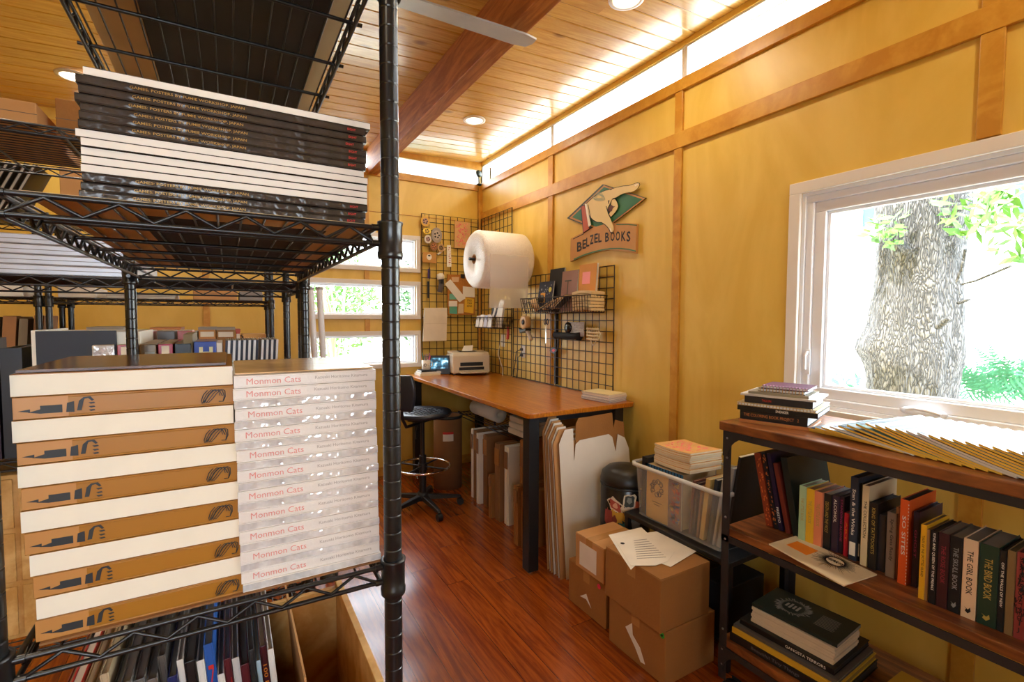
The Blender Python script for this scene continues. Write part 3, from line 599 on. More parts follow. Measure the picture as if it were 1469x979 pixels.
# ------------------------------------------------------------------ wire grid panels
def grid(label, O, A, w, h, cell=.0762):
    """A = unit direction of the width; panel rises from O"""
    A = Vector(A); g = thing('grid_panel', label, 'grid panel', O, group='black wire grid panels'); mb = MB(); fr = MB(); Nn = A.cross(Vector((0, 0, 1)))
    k = round(w/cell); 
    for i in range(1, k): mb.cyl(A*(w*i/k), A*(w*i/k)+Vector((0, 0, h)), .0033, 6)
    k = round(h/cell)
    for i in range(1, k): mb.cyl(Vector((0, 0, h*i/k))+Nn*.004, A*w+Vector((0, 0, h*i/k))+Nn*.004, .0033, 6)
    fr.tube([(0, 0, 0), A*w, A*w+Vector((0, 0, h)), (0, 0, h)], .0052, 6, closed=True)
    obj('wire_mesh', mb, BRONZE, g); obj('rim', fr, BRONZE, g)
    bk = MB()
    for p in (A*.08, A*(w-.08)):
        for z in (.1, h-.08): bk.cyl(p+Vector((0, 0, z)), p+Vector((0, 0, z))+Nn*.022, .005, 6)
    return g
grid('black wire grid panel on the back wall, hung with trinkets and a corkboard', (1.62, YB-.026, .962), (1, 0, 0), .60, 1.53)
grid('tall black wire grid panel in the corner behind the bubble wrap roll', (XW-.03, YB-.07, .962), (0, -1, 0), .62, 1.53)
grid('wide low black wire grid panel beside the sign, holding the full wire basket', (XW-.03, 3.82, .962), (0, -1, 0), 1.335, .888)
tag(obj('mounting_strip', MB().box((XW-.030+.004, 3.155, .97), (XW-.004, 3.18, 1.86)), BLACKP), 'black vertical steel strip behind the wide grid panel', 'bracket')
GX = XW-.036                                   # face of the side grids
GY = YB-.034                                   # face of the rear grid
def wy(px, py): return at(px, py, 'y', GY-.004)
def wx(px, py): return at(px, py, 'x', GX-.004)
def flat_on(name, label, cat, pts, f, m, th=.004, parent=None, toward=None, bevel=0):
    P = [f(*p) for p in pts]; n_ = Vector((0, -1, 0)) if f is wy else Vector((-1, 0, 0))
    o = obj(name, MB().prism(P, n_*th), m, parent, bevel=bevel)
    if label: tag(o, label, cat)
    return o
# bubble wrap roll
BW = mat('bubble_wrap', C('f0ece4'), .35, var=.03, vs=60, bump=.5, bs=110)
ry, rz, rr_ = 3.62, 1.975, .236
rl = thing('bubble_wrap_roll', 'big white roll of bubble wrap on a rod beside the grid panels', 'roll', (1.97, ry, rz))
Mx = Matrix.Rotation(PI/2, 4, 'Y')
obj('wrap_roll', MB().lathe([(.038, -.225), (.2, -.228), (rr_-.02, -.222), (rr_, -.2), (rr_+.002, 0), (rr_, .2), (rr_-.02, .222), (.038, .225)], 48, M=Mx, closed=True), BW, rl)
obj('cardboard_core', MB().lathe([(.030, -.226), (.039, -.226), (.039, .226), (.030, .226)], 24, M=Mx, closed=True), KRAFT, rl)
sm = MB(); prev = None
pts = [(-rr_*math.cos(a), -rr_*math.sin(a)) for a in [0, .3, .6, .9]]
sh_ = [(.05, -rr_-.003), (.15, -.19), (rr_+.004, -.03), (rr_+.006, -.10), (rr_+.0, -.22), (rr_-.01, -.31), (rr_-.015, -.345)]
sheetp = [(-(rr_+.003)*math.cos(a), -(rr_+.003)*math.sin(a)) for a in (0, .35, .7)]  # (y, z) from the near side
yz = [(-rr_-.003, .02), (-rr_-.004, -.06), (-rr_-.003, -.14), (-rr_+.002, -.24), (-rr_+.014, -.33), (-rr_+.02, -.40)]
for (a1, b1), (a2, b2) in zip(yz, yz[1:]): sm.add([(-.20, a1, b1), (.15, a1, b1), (.15, a2, b2), (-.20, a2, b2)], [(0, 1, 2, 3)])
obj('loose_sheet', sm, FILM, rl)
tag(obj('roll_rod', MB().cyl((1.70, ry, rz), (XW-.001, ry, rz), .012, 12).cyl((XW-.006, ry, rz), (XW-.0005, ry, rz), .035, 16), BLACKP), 'black steel rod on the wall that carries the bubble wrap roll', 'rod')
# ------------------------------------------------------------------ sign
SY = XW-.004
def sg(px, py, d=.0): return at(px, py, 'x', SY-d)
def scr(X, Y): return (810+X/7.53, 250+Y/7.53)
SG = mat('sign_green', C('2c6b3f'), .5, var=.06); SD = mat('sign_dark', C('20301f'), .5); SK = mat('sign_skin', C('e3c98a'), .55, var=.02); ST = mat('sign_tan', C('c08a4c'), .6, var=.04); SR = mat('sign_rust', C('b5502a'), .5); SW = mat('sign_white', C('efe6d0'), .5)
SGT = mat('sign_blue_grey', C('a9b7a4'), .6)
sgn = thing('wall_sign', 'layered wooden shop sign of a pointing hand over a green diamond and a lettered banner', 'sign', (0, 0, 0))
def sp(name, pts, d0, d1, m, parent=sgn):
    P = [sg(*scr(*p), d=d0) for p in pts]; return obj(name, MB().prism(P, (-(d1-d0), 0, 0)), m, parent)
dia = [(38, 478), (425, 112), (888, 258), (410, 625)]
def inset(pts, f):
    cx = sum(p[0] for p in pts)/len(pts); cy = sum(p[1] for p in pts)/len(pts); return [(cx+(p[0]-cx)*f, cy+(p[1]-cy)*f) for p in pts]
sp('diamond_board', dia, 0, .012, SD); sp('diamond_rim', inset(dia, .965), .012, .014, ST); sp('diamond_field', inset(dia, .89), .014, .016, SG)
ban = [(88, 700), (200, 640), (330, 580), (450, 545), (560, 530), (680, 530), (800, 540), (792, 860), (700, 840), (600, 828), (500, 822), (400, 835), (300, 860), (200, 895), (82, 948)]
sp('banner_board', ban, 0, .020, ST)
sp('banner_line', [(100, 915), (200, 870), (300, 837), (400, 812), (500, 797), (600, 796), (690, 806), (772, 826), (772, 838), (690, 819), (600, 809), (500, 810), (400, 826), (300, 851), (200, 884), (100, 930)], .020, .0215, SG)
sp('banner_line', [(560, 540), (680, 538), (782, 549), (782, 558), (680, 548), (560, 550)], .020, .0215, SG)
sp('banner_line', [(92, 697), (205, 642), (205, 650), (92, 706)], .020, .0215, SD)
letters = [('B', 160, 785, 62, 110), ('E', 212, 758, 46, 104), ('L', 250, 735, 40, 104), ('Z', 292, 708, 46, 106), ('E', 340, 693, 44, 106), ('L', 382, 688, 42, 104), ('B', 458, 680, 48, 106), ('O', 518, 672, 52, 110), ('O', 575, 668, 54, 110), ('K', 636, 668, 56, 112), ('S', 690, 672, 50, 116)]
for c, X, Y, w_, h_ in letters:
    p = sg(*scr(X, Y), d=.0212); q = sg(*scr(X+w_/2, Y), d=.0212); u = sg(*scr(X, Y-h_/2), d=.0212); wdt = abs((q-p).y)*2; hgt = abs((u-p).z)*2
    o = text(c, p, (0, -1, 0), (0, 0, 1), hgt*.95, INK, sgn, width=wdt*.86, bold=.025)
    sk = max(-.3, min(.3, (455-X)/455*.22)); o.data.transform(Matrix(((1, 0, 0, 0), (sk*.35, 1, 0, 0), (0, 0, 1, 0), (0, 0, 0, 1))))
hand = [(238, 318), (300, 262), (380, 205), (440, 178), (500, 165), (560, 145), (640, 128), (700, 124), (750, 108), (785, 94), (808, 98), (812, 118), (795, 150), (760, 180), (720, 195), (660, 200), (600, 225), (560, 250), (520, 262), (500, 300), (480, 340), (462, 385), (470, 430), (490, 475), (510, 520), (530, 570), (532, 610), (520, 632), (500, 630), (488, 600), (470, 575), (440, 545), (400, 520), (350, 518), (310, 495), (280, 465), (265, 440)]
sp('hand_outline', inset(hand, 1.015), .020, .026, INK); sp('hand', inset(hand, .985), .026, .030, SK)
curl = [(515, 270), (545, 262), (570, 300), (583, 345), (570, 385), (540, 425), (500, 468), (480, 440), (500, 400), (520, 360), (500, 320)]
sp('folded_fingers_outline', inset(curl, 1.05), .018, .0245, INK); sp('folded_fingers', inset(curl, .93), .0245, .027, SK)
sp('palm_shadow_shape', [(500, 330), (530, 350), (548, 345), (520, 368), (510, 400), (480, 410), (468, 380)], .027, .0285, mat('sign_umber', C('5a2c1c'), .6))
sp('sleeve_outline', [(180, 348), (222, 328), (290, 585), (205, 640)], .020, .026, INK); sp('sleeve', [(186, 352), (218, 338), (266, 590), (208, 630)], .026, .030, SR)
sp('shirt_cuff', [(222, 325), (240, 320), (285, 550), (262, 568)], .026, .0305, SW)
sp('cuff_line', [(250, 330), (256, 330), (284, 470), (278, 466)], .030, .031, INK)
sp('thumb_nail', [(755, 118), (798, 98), (798, 108), (762, 132)], .030, .031, SW); sp('finger_nail', [(484, 585), (496, 578), (508, 615), (500, 628)], .030, .031, SW)
for pts in ([(470, 285), (484, 280), (478, 310), (470, 325)], [(445, 345), (452, 345), (476, 420), (470, 430)], [(480, 165), (500, 160), (512, 168), (496, 172)]): sp('ink_line', pts, .030, .031, INK)
tt = MB()
for k in range(5): tt.tube([sg(*scr(370+62*math.cos(a)*(1-.13*k)+8*math.sin(3*a+k), 250+46*math.sin(a)*(1-.16*k)+8*math.cos(2*a)), d=.0305) for a in [i*2*PI/16 for i in range(16)]], .0011, 4, closed=True)
obj('hand_tattoo', tt, SGT, sgn)
# ------------------------------------------------------------------ camera on a stem in the corner
c = thing('clip_camera', 'small black round-headed camera on a thin stem in the upper corner', 'camera', (XW-.035, YB-.035, 2.84))
obj('stem', MB().cyl((0, 0, 0), (-.01, -.01, .07), .006, 8).lathe([(0, 0), (.03, 0), (.03, .01), (0, .012)], 16), BLACKPL, c)
obj('camera_head', MB().lathe([(0, -.018), (.03, -.016), (.036, -.008), (.036, .01), (.028, .018), (0, .02)], 24, M=Matrix.Translation((-.015, -.02, .108))@Matrix.Rotation(math.radians(75), 4, 'X')@Matrix.Rotation(.4, 4, 'Y')), mat('dark_green_black', C('233027'), .4), c)
# ------------------------------------------------------------------ things hung on the rear grid
def disc(mb, c, r, n_, th, k=16, sq=1.): 
    c = Vector(c); a = Vector((1, 0, 0)) if abs(n_[1]) > .5 else Vector((0, 1, 0)); b = Vector((0, 0, 1))
    mb.prism([c+a*r*math.cos(2*PI*i/k)+b*r*sq*math.sin(2*PI*i/k) for i in range(k)], Vector(n_)*th); return mb
ND = (0, -1, 0)
def charm(name, label, cat, px, py, rpx, col, col2, hook=True, sq=1.1):
    p = wy(px, py); r = rpx*(p-EYE).length/FPX
    e = thing(name, label, cat, p); obj('body', disc(MB(), (0, 0, 0), r, ND, .012, 18, sq), pm(col), e, bevel=.002)
    dm = MB(); disc(dm, (0, -.012, 0), r*.62, ND, .002, 12, sq); obj('printed_face', dm, pm(col2), e)
    d2 = MB()
    for k in range(5): a = k*1.3; disc(d2, (r*.4*math.cos(a), -.014, r*.4*math.sin(a)), r*.16, ND, .0015, 8)
    obj('dark_detail', d2, INK, e)
    obj('hook', MB().tube([(0, .0, r*sq), (0, -.006, r*sq+.012), (0, .004, r*sq+.02)], .002, 5), BLACKM, e)
charm('hanging_charm', 'yellow rimmed face charm, topmost at the left edge of the rear grid', 'charm', 609.5, 318, 6.5, 'd9a93c', 'b9907c')
charm('hanging_charm', 'bright yellow oval charm just below the topmost one', 'charm', 612, 332, 5.8, 'f0cf45', 'd9b04a', sq=.75)
charm('hanging_charm', 'white charm with a pink ring, left of the grey printed cluster', 'charm', 613.5, 343.5, 5.2, 'dcd2c2', 'b38f86')
charm('hanging_charm', 'grey scribbled cluster charm right of the yellow charms', 'charm', 626, 338, 8.0, '9c9288', 'b9aa9a', sq=1.35)
charm('hanging_charm', 'brown and red charm above the square brown card', 'charm', 622, 354, 5.5, '8f5f33', 'c77f4c')
charm('hanging_charm', 'tan and black charm right of the red-brown one', 'charm', 632, 356, 5.2, 'c29a62', '8d6b45')
bk_ = flat_on('bookmark', 'white bookmark dotted with red, hanging in the middle of the rear grid', 'bookmark', [(641, 352), (646.5, 352), (647.5, 383), (641, 383)], wy, PAPER, .003)
mb = MB()
for k in range(9): mb.prism([wy(642+random.random()*4+dx, 355+k*3+dy)-Vector((0, .0032, 0)) for dx, dy in ((0, 0), (1.4, .3), (1.1, 1.5), (.1, 1.2))], (0, -.0006, 0))
obj('red_dots', mb, pm('b5332c'), bk_)
wc = flat_on('paper_tag', 'slanted white paper tag above the square brown card', 'tag', [(627, 365), (637, 355), (639, 358), (629, 366)], wy, PAPER, .002)
cd_ = flat_on('brown_card', 'square brown card printed with a white head, left edge of the rear grid', 'card', [(606.5, 362), (626, 362.5), (626, 378), (606, 376.5)], wy, pm('c08c44'), .004)
mb = MB(); disc(mb, wy(615.5, 369)-Vector((0, .004, 0)), .026, ND, .001, 14, 1.1); obj('printed_head', mb, PAPER, cd_)
mb = MB(); disc(mb, wy(615.5, 367)-Vector((0, .0052, 0)), .014, ND, .001, 10, .6); obj('printed_hair', mb, INK, cd_)
pp = flat_on('print', 'pink print on tan board, upper right of the rear grid', 'print', [(652, 317), (674, 320), (674, 357), (651.5, 356)], wy, pm('d2a56a'), .008)
mb = MB(); random.seed(3)
PINK = mat('pink_ink', C('ee7f7e'), .6, var=.1)
for k in range(70):
    q = wy(655.5+random.random()*15, 320.5+random.random()*32)-Vector((0, .008, 0)); a = random.random()*6; mb.tube([q, q+Vector((.012*math.cos(a), -.0006, .012*math.sin(a))), q+Vector((.02*math.cos(a+.7), 0, .02*math.sin(a+.7)))], .003, 4)
obj('printed_figures', mb, PINK, pp)
pen = thing('purple_marker', 'purple marker hanging point down at the left of the rear grid', 'marker', wy(615, 393)); obj('barrel', MB().cyl((0, -.01, -.045), (0, -.01, .045), .013, 10), pm('4a2a6a'), pen); obj('clip', MB().box((-.004, -.028, -.05), (.004, -.022, .06)), BLACKPL, pen)
kn = tag(obj('utility_knife', MB().box(wy(613, 428)-Vector((0, .004, 0)), wy(616, 404)), BLACKPL), 'long black blade hanging below the purple marker', 'knife')
sc = thing('tape_gun', 'white and grey scanner gun hooked on the rear grid, left of the corkboard', 'scanner', wy(630, 405))
sc.name = 'barcode_scanner'
obj('head', MB().lathe([(0, -.01), (.034, -.008), (.038, .02), (.03, .045), (0, .052)], 20, M=Matrix.Translation((.006, -.03, .035))@Matrix.Rotation(-.2, 4, 'Y')), WHITES, sc)
obj('grip', MB().tube([(.006, -.035, .03), (.01, -.04, -.02), (-.004, -.045, -.07), (-.01, -.04, -.10)], .026, 12), mat('grey_rubber', C('5b5350'), .6), sc)
obj('trigger', MB().box((-.012, -.068, -.02), (.02, -.05, .02)), BLACKPL, sc, bevel=.003)
co = flat_on('corkboard', 'small corkboard covered with notes and stickers on the rear grid', 'corkboard', [(641, 394), (672, 395), (681, 398), (681, 452), (642, 452)], wy, mat('cork', C('b5762f'), .85, var=.15, vs=80), .012)
def on_cork(name, label, pts, m, th=.002, lift=.0125):
    P = [wy(*p)-Vector((0, lift, 0)) for p in pts]; o = obj(name, MB().prism(P, (0, -th, 0)), m); tag(o, label, 'note'); return o
on_cork('paper_note', 'long cream slip pinned diagonally across the corkboard', [(637, 408), (645, 401), (667, 428), (658, 434)], PAPER, lift=.018)
on_cork('paper_note', 'white card at the right of the diagonal slip on the corkboard', [(663, 411), (680, 413), (680, 427), (663, 426)], PAPER, lift=.016)
on_cork('sticky_note', 'upper teal note at the left of the corkboard', [(644, 422), (652, 421), (656, 430), (644, 430)], pm('6fb59a'))
on_cork('sticky_note', 'lower teal note at the left of the corkboard', [(644, 440), (655, 440), (655, 451), (644, 450)], pm('5fae93'))
on_cork('paper_note', 'white card between the two teal notes on the corkboard', [(643, 432), (655, 432), (655, 440), (643, 440)], PAPER, lift=.015)
s_ = on_cork('sticker', 'cream sticker with brown figures at the bottom of the corkboard', [(657, 436), (664, 436), (664, 450), (656, 450)], pm('d9c39a'), lift=.015)
s_ = on_cork('yellow_card', 'yellow card with dark lettering at the lower right of the corkboard', [(666, 427), (679, 429), (678, 450), (665, 448)], pm('e3b22e'), lift=.016)
for k, tx in enumerate(('STICK', 'YOUR', 'KING')):
    p = wy(672.5, 431.5+k*4)-Vector((0, .0185, 0)); text(tx, p, (1, 0, 0), (0, 0, 1), .018, INK, s_, width=.055, bold=.02)
on_cork('sticky_note', 'small yellow-green note at the top right of the corkboard', [(672, 399), (679, 401), (679, 410), (672, 408)], pm('e5dc3e'))
on_cork('sticker', 'small round-faced stickers at the top of the corkboard', [(647, 398), (658, 398), (657, 405), (648, 405)], pm('d8b48a'))
ck = on_cork('binder_clip', 'black clip on the top edge of the corkboard', [(660, 393.5), (665.5, 394), (665.5, 400), (660, 399)], BLACKPL, .012)
pk = flat_on('paper_pad', 'blank pale paper pad in a sleeve hanging at the lower left of the rear grid', 'pad', [(608, 442), (640.5, 442), (639.5, 489), (606, 490)], wy, pm('e9dcc2'), .02, bevel=.002)
obj('pocket_line', MB().box(wy(609, 464.4)-Vector((0, .0215, 0)), wy(639.5, 464)-Vector((0, .0195, 0))), pm('c9b794'), pk)
# ------------------------------------------------------------------ wire baskets
def basket(label, O, w, d, h, cell=.03, flare=.02):
    """O = back lower corner on the wall grid, width along -y, depth along -x"""
    b = thing('wire_basket', label, 'basket', O, group='black wire baskets on the grids'); mb = MB()
    def P(u, v, z): return (-v*(1+0*z), -u, z)
    tl_, bl = [(-0, 0), (-0, -w), (-d, -w), (-d, 0)], [(-.01, -flare), (-.01, -w+flare), (-d+flare, -w+flare), (-d+flare, -flare)]
    rim = MB().tube([(x, y, h) for x, y in tl_], .004, 6, closed=True).tube([(x, y, 0) for x, y in bl], .003, 6, closed=True)
    def lerp(a, b_, t): return tuple(a[i]+(b_[i]-a[i])*t for i in range(2))
    for a, b_, c_, d_ in ((tl_[0], tl_[1], bl[0], bl[1]), (tl_[1], tl_[2], bl[1], bl[2]), (tl_[2], tl_[3], bl[2], bl[3]), (tl_[3], tl_[0], bl[3], bl[0])):
        L_ = math.hypot(a[0]-b_[0], a[1]-b_[1]); k = max(2, round(L_/cell))
        for i in range(k+1):
            p, q = lerp(a, b_, i/k), lerp(c_, d_, i/k); mb.cyl((*p, h), (*q, 0), .0025, 5)
    for t in (.33, .66): mb.tube([(*lerp(bl[i], tl_[i], t), h*t) for i in range(4)], .0018, 5, closed=True)
    k = round(w/cell)
    for i in range(1, k): p, q = lerp(bl[0], bl[1], i/k), lerp(bl[3], bl[2], i/k); mb.cyl((*p, 0), (*q, 0), .0018, 5)
    obj('basket_rim', rim, BRONZE, b); obj('basket_wires', mb, BRONZE, b); return b
BX = GX-.006
basket('full black wire basket on the wide grid panel beside the sign', (BX, 3.40, 1.535), .86, .17, .115)
basket('long shallow wire basket near the corner below the bubble wrap', (BX, 4.30, 1.40), .50, .17, .10)
# contents of the full basket
def leanbook(label, y, x, w, h, t, col, z=1.545, lean=12, cat='book', extra=None, name='booklet'):
    """booklet standing in a basket, cover towards the room"""
    a = math.radians(lean); Uu = Vector((-math.cos(a), 0, -math.sin(a)*0)); 
    M = Matrix.Translation((x, y, z))@Matrix.Rotation(math.radians(-lean*.0), 4, 'X')@Matrix.Rotation(a, 4, 'Y')
    e = thing(name, label, cat, M=M); obj('cover', MB().box((-t, -w, 0), (-t+.001, 0, h)).box((-.001, -w, 0), (0, 0, h)), pm(col, .65), e); obj('page_block', MB().box((-t+.001, -w+.002, .001), (-.001, -.001, h-.001)), PAGE, e)
    if extra: extra(e, t, w, h)
    return e
def note_on(col, y, z, w_, h_):
    def f(e, t, w, h): obj('sticky_note', MB().box((-t-.0012, -y-w_, z), (-t-.0002, -y, z+h_)), pm(col), e)
    return f
def nightbook(e, t, w, h):
    obj('sticky_note', MB().box((-t-.0012, -.10, .07), (-t-.0002, -.035, .15)), pm('e9a93a'), e)
    mb = MB()
    for k in range(26): disc(mb, (-t-.0003, -random.uniform(.01, w-.01), random.uniform(.02, h-.02)), random.uniform(.003, .009), (-1, 0, 0), .0005, 7)
    obj('printed_stars', mb, pm('9ca0a8'), e); m2 = MB(); disc(m2, (-t-.0006, -w*.8, h*.72), .02, (-1, 0, 0), .0008, 14); obj('round_sticker', m2, pm('d6cf5a'), e)
leanbook('tall black booklet at the back left of the full basket', 3.20, GX-.035, .19, .335, .012, '1d1b1c', lean=5)
leanbook('dark blue night-sky booklet with an orange sticky note in the full basket', 3.30, GX-.075, .20, .24, .010, '2d3242', lean=8, extra=nightbook)
def tline(e, t, w, h): obj('printed_t_mark', MB().box((-t-.0008, -w*.62, h*.74), (-t-.0002, -w*.2, h*.77)).box((-t-.0008, -w*.43, h*.1), (-t-.0002, -w*.39, h*.74)), pm('2f3b2c'), e)
leanbook('brown booklet with a thin dark T shape, middle of the full basket', 3.0, GX-.05, .19, .30, .02, '8f6a5c', lean=5, extra=tline)
leanbook('orange-tan booklet with a pink sticky note at the right of the full basket', 2.79, GX-.05, .19, .33, .02, 'c9872c', lean=4, extra=note_on('f0938c', .04, .19, .085, .085))
for k in range(6):
    e = thing('soft_booklet', 'cream bent booklet lying on the right heap in the full basket, %s' % ORD[k] if k else 'cream bent booklet lying topmost on the right heap in the full basket', 'booklet', M=Matrix.Translation((GX-.09, 2.63, 1.547+.022*(5-k)))@Matrix.Rotation(random.uniform(-.05, .05), 4, 'Z'), group='bent cream booklets in the full basket')
    mb = MB(); n_ = 8
    for i in range(n_):
        a0, a1 = -.09+.20*i/n_, -.09+.20*(i+1)/n_; z0_, z1_ = .010*math.sin(i/n_*PI), .010*math.sin((i+1)/n_*PI)
        mb.add([(-.06, a0, z0_), (.06, a0, z0_), (.06, a1, z1_), (-.06, a1, z1_), (-.06, a0, z0_+.018), (.06, a0, z0_+.018), (.06, a1, z1_+.018), (-.06, a1, z1_+.018)], [(0, 1, 5, 4), (3, 2, 6, 7), (0, 3, 2, 1), (4, 5, 6, 7), (0, 4, 7, 3), (1, 2, 6, 5)])
    obj('pages', mb, pm('d9bf8c', .7), e)
for k in range(5):
    a = .35+.05*k
    e = thing('soft_booklet', 'black and cream booklet slanting in the middle of the full basket, %s from the left' % ['first', 'second', 'third', 'fourth', 'fifth'][k], 'booklet', M=Matrix.Translation((GX-.15+.006*k, 3.17-.045*k, 1.555+.004*k))@Matrix.Rotation(-a, 4, 'X'), group='slanting booklets in the full basket')
    obj('cover', MB().box((0, -.16, 0), (.12, 0, .003)).box((0, -.16, .012), (.12, 0, .015)), pm('2b2a2c' if k % 2 == 0 else 'cdb07c', .4), e); obj('pages', MB().box((.001, -.159, .003), (.119, -.001, .012)), pm('cfae74', .8), e)
t = thing('tape_roll', 'tan tape roll lying at the left end of the full basket', 'tape', (GX-.09, 3.31, 1.60)); M_ = Matrix.Rotation(1.1, 4, 'Y')@Matrix.Rotation(.5, 4, 'X')
obj('tape', MB().lathe([(.028, -.024), (.052, -.024), (.052, .024), (.028, .024)], 28, M=M_, closed=True), pm('d9b98a', .3), t); obj('core', MB().lathe([(.025, -.025), (.028, -.025), (.028, .025), (.025, .025)], 28, M=M_, closed=True), KRAFT3, t)
tag(obj('plastic_dome', MB().lathe([(0, 0), (.045, 0), (.05, .02), (.035, .055), (0, .065)], 18, c=(GX-.05, 3.25, 1.62)), BLACKPL), 'dull black dome behind the tape roll in the full basket', 'cap')
# contents of the corner basket
for k in range(7):
    leanbook('%s white card sleeve in the long shallow basket, counted from the corner' % ['first', 'second', 'third', 'fourth', 'fifth', 'sixth', 'seventh'][k], 4.22-.042*k, GX-.17+.008*(k % 2), .062, .105+.006*(k % 3), .012, ('dcd7cd', 'b9b6c0', 'e6e0d4')[k % 3], z=1.408, lean=8, cat='sleeve', name='card_sleeve')
leanbook('white spotted folder leaning at the right end of the long shallow basket', 3.94, GX-.10, .10, .25, .02, 'e2dccb', z=1.408, lean=10, cat='folder', name='paper_folder')
for k in range(4):
    tag(obj('brush_tip', MB().prism([(GX-.05-.012*k, 4.16-.06*k, 1.50), (GX-.05-.012*k, 4.11-.06*k, 1.50), (GX-.07, 4.03-.055*k, 1.66+.01*k)], (-.006, 0, 0)), PAPER if k % 2 else pm('4a4644')), '%s pointed paper strip fanning up below the bubble wrap' % ['leftmost', 'second', 'third', 'rightmost'][k], 'paper strip', group='pointed strips in the corner')
# ------------------------------------------------------------------ tools on the wide grid
tg = thing('tape_gun', 'tan tape dispenser gun hooked on the left of the wide grid panel', 'tape dispenser', wx(758, 466)+Vector((-.03, 0, 0)))
Mg = Matrix.Rotation(PI/2, 4, 'Y')
obj('tape', MB().lathe([(.022, -.024), (.056, -.024), (.056, .024), (.022, .024)], 28, c=(0, 0, 0), M=Matrix.Translation((0, 0, .02))@Mg, closed=True), pm('c9a06a', .3), tg)
obj('hub', MB().lathe([(0, -.026), (.021, -.026), (.021, .026), (0, .026)], 18, M=Matrix.Translation((0, 0, .02))@Mg), BLACKPL, tg)
obj('cutter_head', MB().prism([(-.028, .07, -.03), (-.028, .05, -.075), (-.028, -.05, -.05), (-.028, -.04, -.03), (-.028, .03, -.045)], (.056, 0, 0)), BLACKPL, tg, bevel=.003)
obj('handle', MB().tube([(0, -.02, -.045), (0, -.06, -.08), (0, -.095, -.125)], .017, 12), pm('b3a48c', .4), tg)
ss = thing('scissors', 'steel scissors hanging points down right of the tape dispenser gun', 'scissors', wx(785, 470)+Vector((-.01, 0, 0)))
hm = MB(); 
for s in (-1, 1): hm.tube([(0, s*.016+.014*math.cos(a), .045+.022*math.sin(a)) for a in [i*PI/5 for i in range(10)]], .004, 6, closed=True)
obj('handles', hm, BLACKPL, ss); obj('blades', MB().prism([(0, .012, .02), (0, -.008, .02), (0, -.004, -.12), (0, .002, -.13)], (-.003, 0, 0)), CHROME, ss)
bt = thing('mouse_pouch', 'black fabric roll with a round black puck on top, hooked on the wide grid', 'pouch', wx(817, 482)+Vector((-.02, 0, 0)))
bt.name = 'fabric_pouch'
obj('roll_body', MB().lathe([(0, -.155), (.030, -.15), (.026, -.13), (.024, -.08), (.026, 0), (.024, .1), (.030, .15), (0, .155)], 20, M=Matrix.Rotation(PI/2, 4, 'X')), mat('black_cloth', (.012, .012, .013), .85), bt)
obj('puck', MB().lathe([(0, -.02), (.03, -.02), (.042, -.008), (.042, .006), (.03, .016), (0, .018)], 24, M=Matrix.Translation((0, -.01, .062))@Matrix.Rotation(-PI/2, 4, 'Y')), mat('puck_black', (.01, .01, .01), .2), bt)
obj('loop', MB().tube([(0, .12, -.02), (0, .115, -.07), (0, .12, -.10)], .007, 6), BLACKPL, bt)
rd = flat_on('red_tag', 'small dark diamond tag with a red centre, hanging under the black fabric roll', 'tag', [(791, 503), (796.5, 498), (802, 502.5), (796.5, 508)], lambda a_, b_: wx(a_, b_)-Vector((.012, 0, 0)), BLACKPL, .006)
obj('red_centre', MB().prism([wx(*p)-Vector((.0185, 0, 0)) for p in ((794, 503), (796.5, 500.5), (799.5, 502.7), (796.5, 505.5))], (-.001, 0, 0)), RED, rd)
wp = thing('bubble_pouch', 'clear white bubble pouch behind the black fabric roll', 'pouch', wx(828, 474)+Vector((-.012, 0, 0)))
obj('pouch_sheet', MB().box((-.006, -.10, -.045), (.0, .10, .06)), mat('pouch_white', C('cfccc9'), .3, bump=1, bs=90), wp, bevel=.003)
bm_ = MB()
for i in range(10):
    for j in range(6): bm_.lathe([(0, 0), (.006, .001), (.004, .004), (0, .005)], 8, M=Matrix.Translation((-.006, -.09+.02*i, -.035+.018*j))@Matrix.Rotation(-PI/2, 4, 'Y'))
obj('bubbles', bm_, mat('pouch_white', C('cfccc9'), .3), wp)
rp = thing('rope_coil', 'coil of cream rope hanging at the right end of the tools', 'rope', wx(856, 479)+Vector((-.02, 0, 0)))
mb = MB()
for i in range(5): mb.tube([(-.004*i % .01, .062-.026*i+.02, .045), (-.012, .062-.026*i, .0), (0, .062-.026*i, -.045), (.004, .05-.026*i, 0)], .0065, 6, closed=True)
for i in range(4): mb.tube([(-.016, .065, .035-.024*i), (-.02, 0, .032-.024*i), (-.016, -.06, .033-.024*i)], .0065, 6)
obj('rope', mb, pm('e0cfa6', .8), rp); obj('loose_end', MB().tube([(-.01, .03, -.045), (-.012, .0, -.085), (-.01, -.03, -.05)], .004, 6), pm('e0cfa6', .8), rp)
rk = thing('box_cutter', 'red handled cutter hanging at the right end of the long shallow basket', 'cutter', (GX-.02, 3.88, 1.36))
obj('handle', MB().tube([(0, .0, .05), (0, -.008, .03), (0, -.008, -.02), (0, .0, -.06)], .013, 8), pm('c23a30', .4), rk); obj('blade', MB().prism([(0, .005, -.06), (0, -.007, -.06), (0, -.006, -.085)], (-.002, 0, 0)), CHROME, rk)
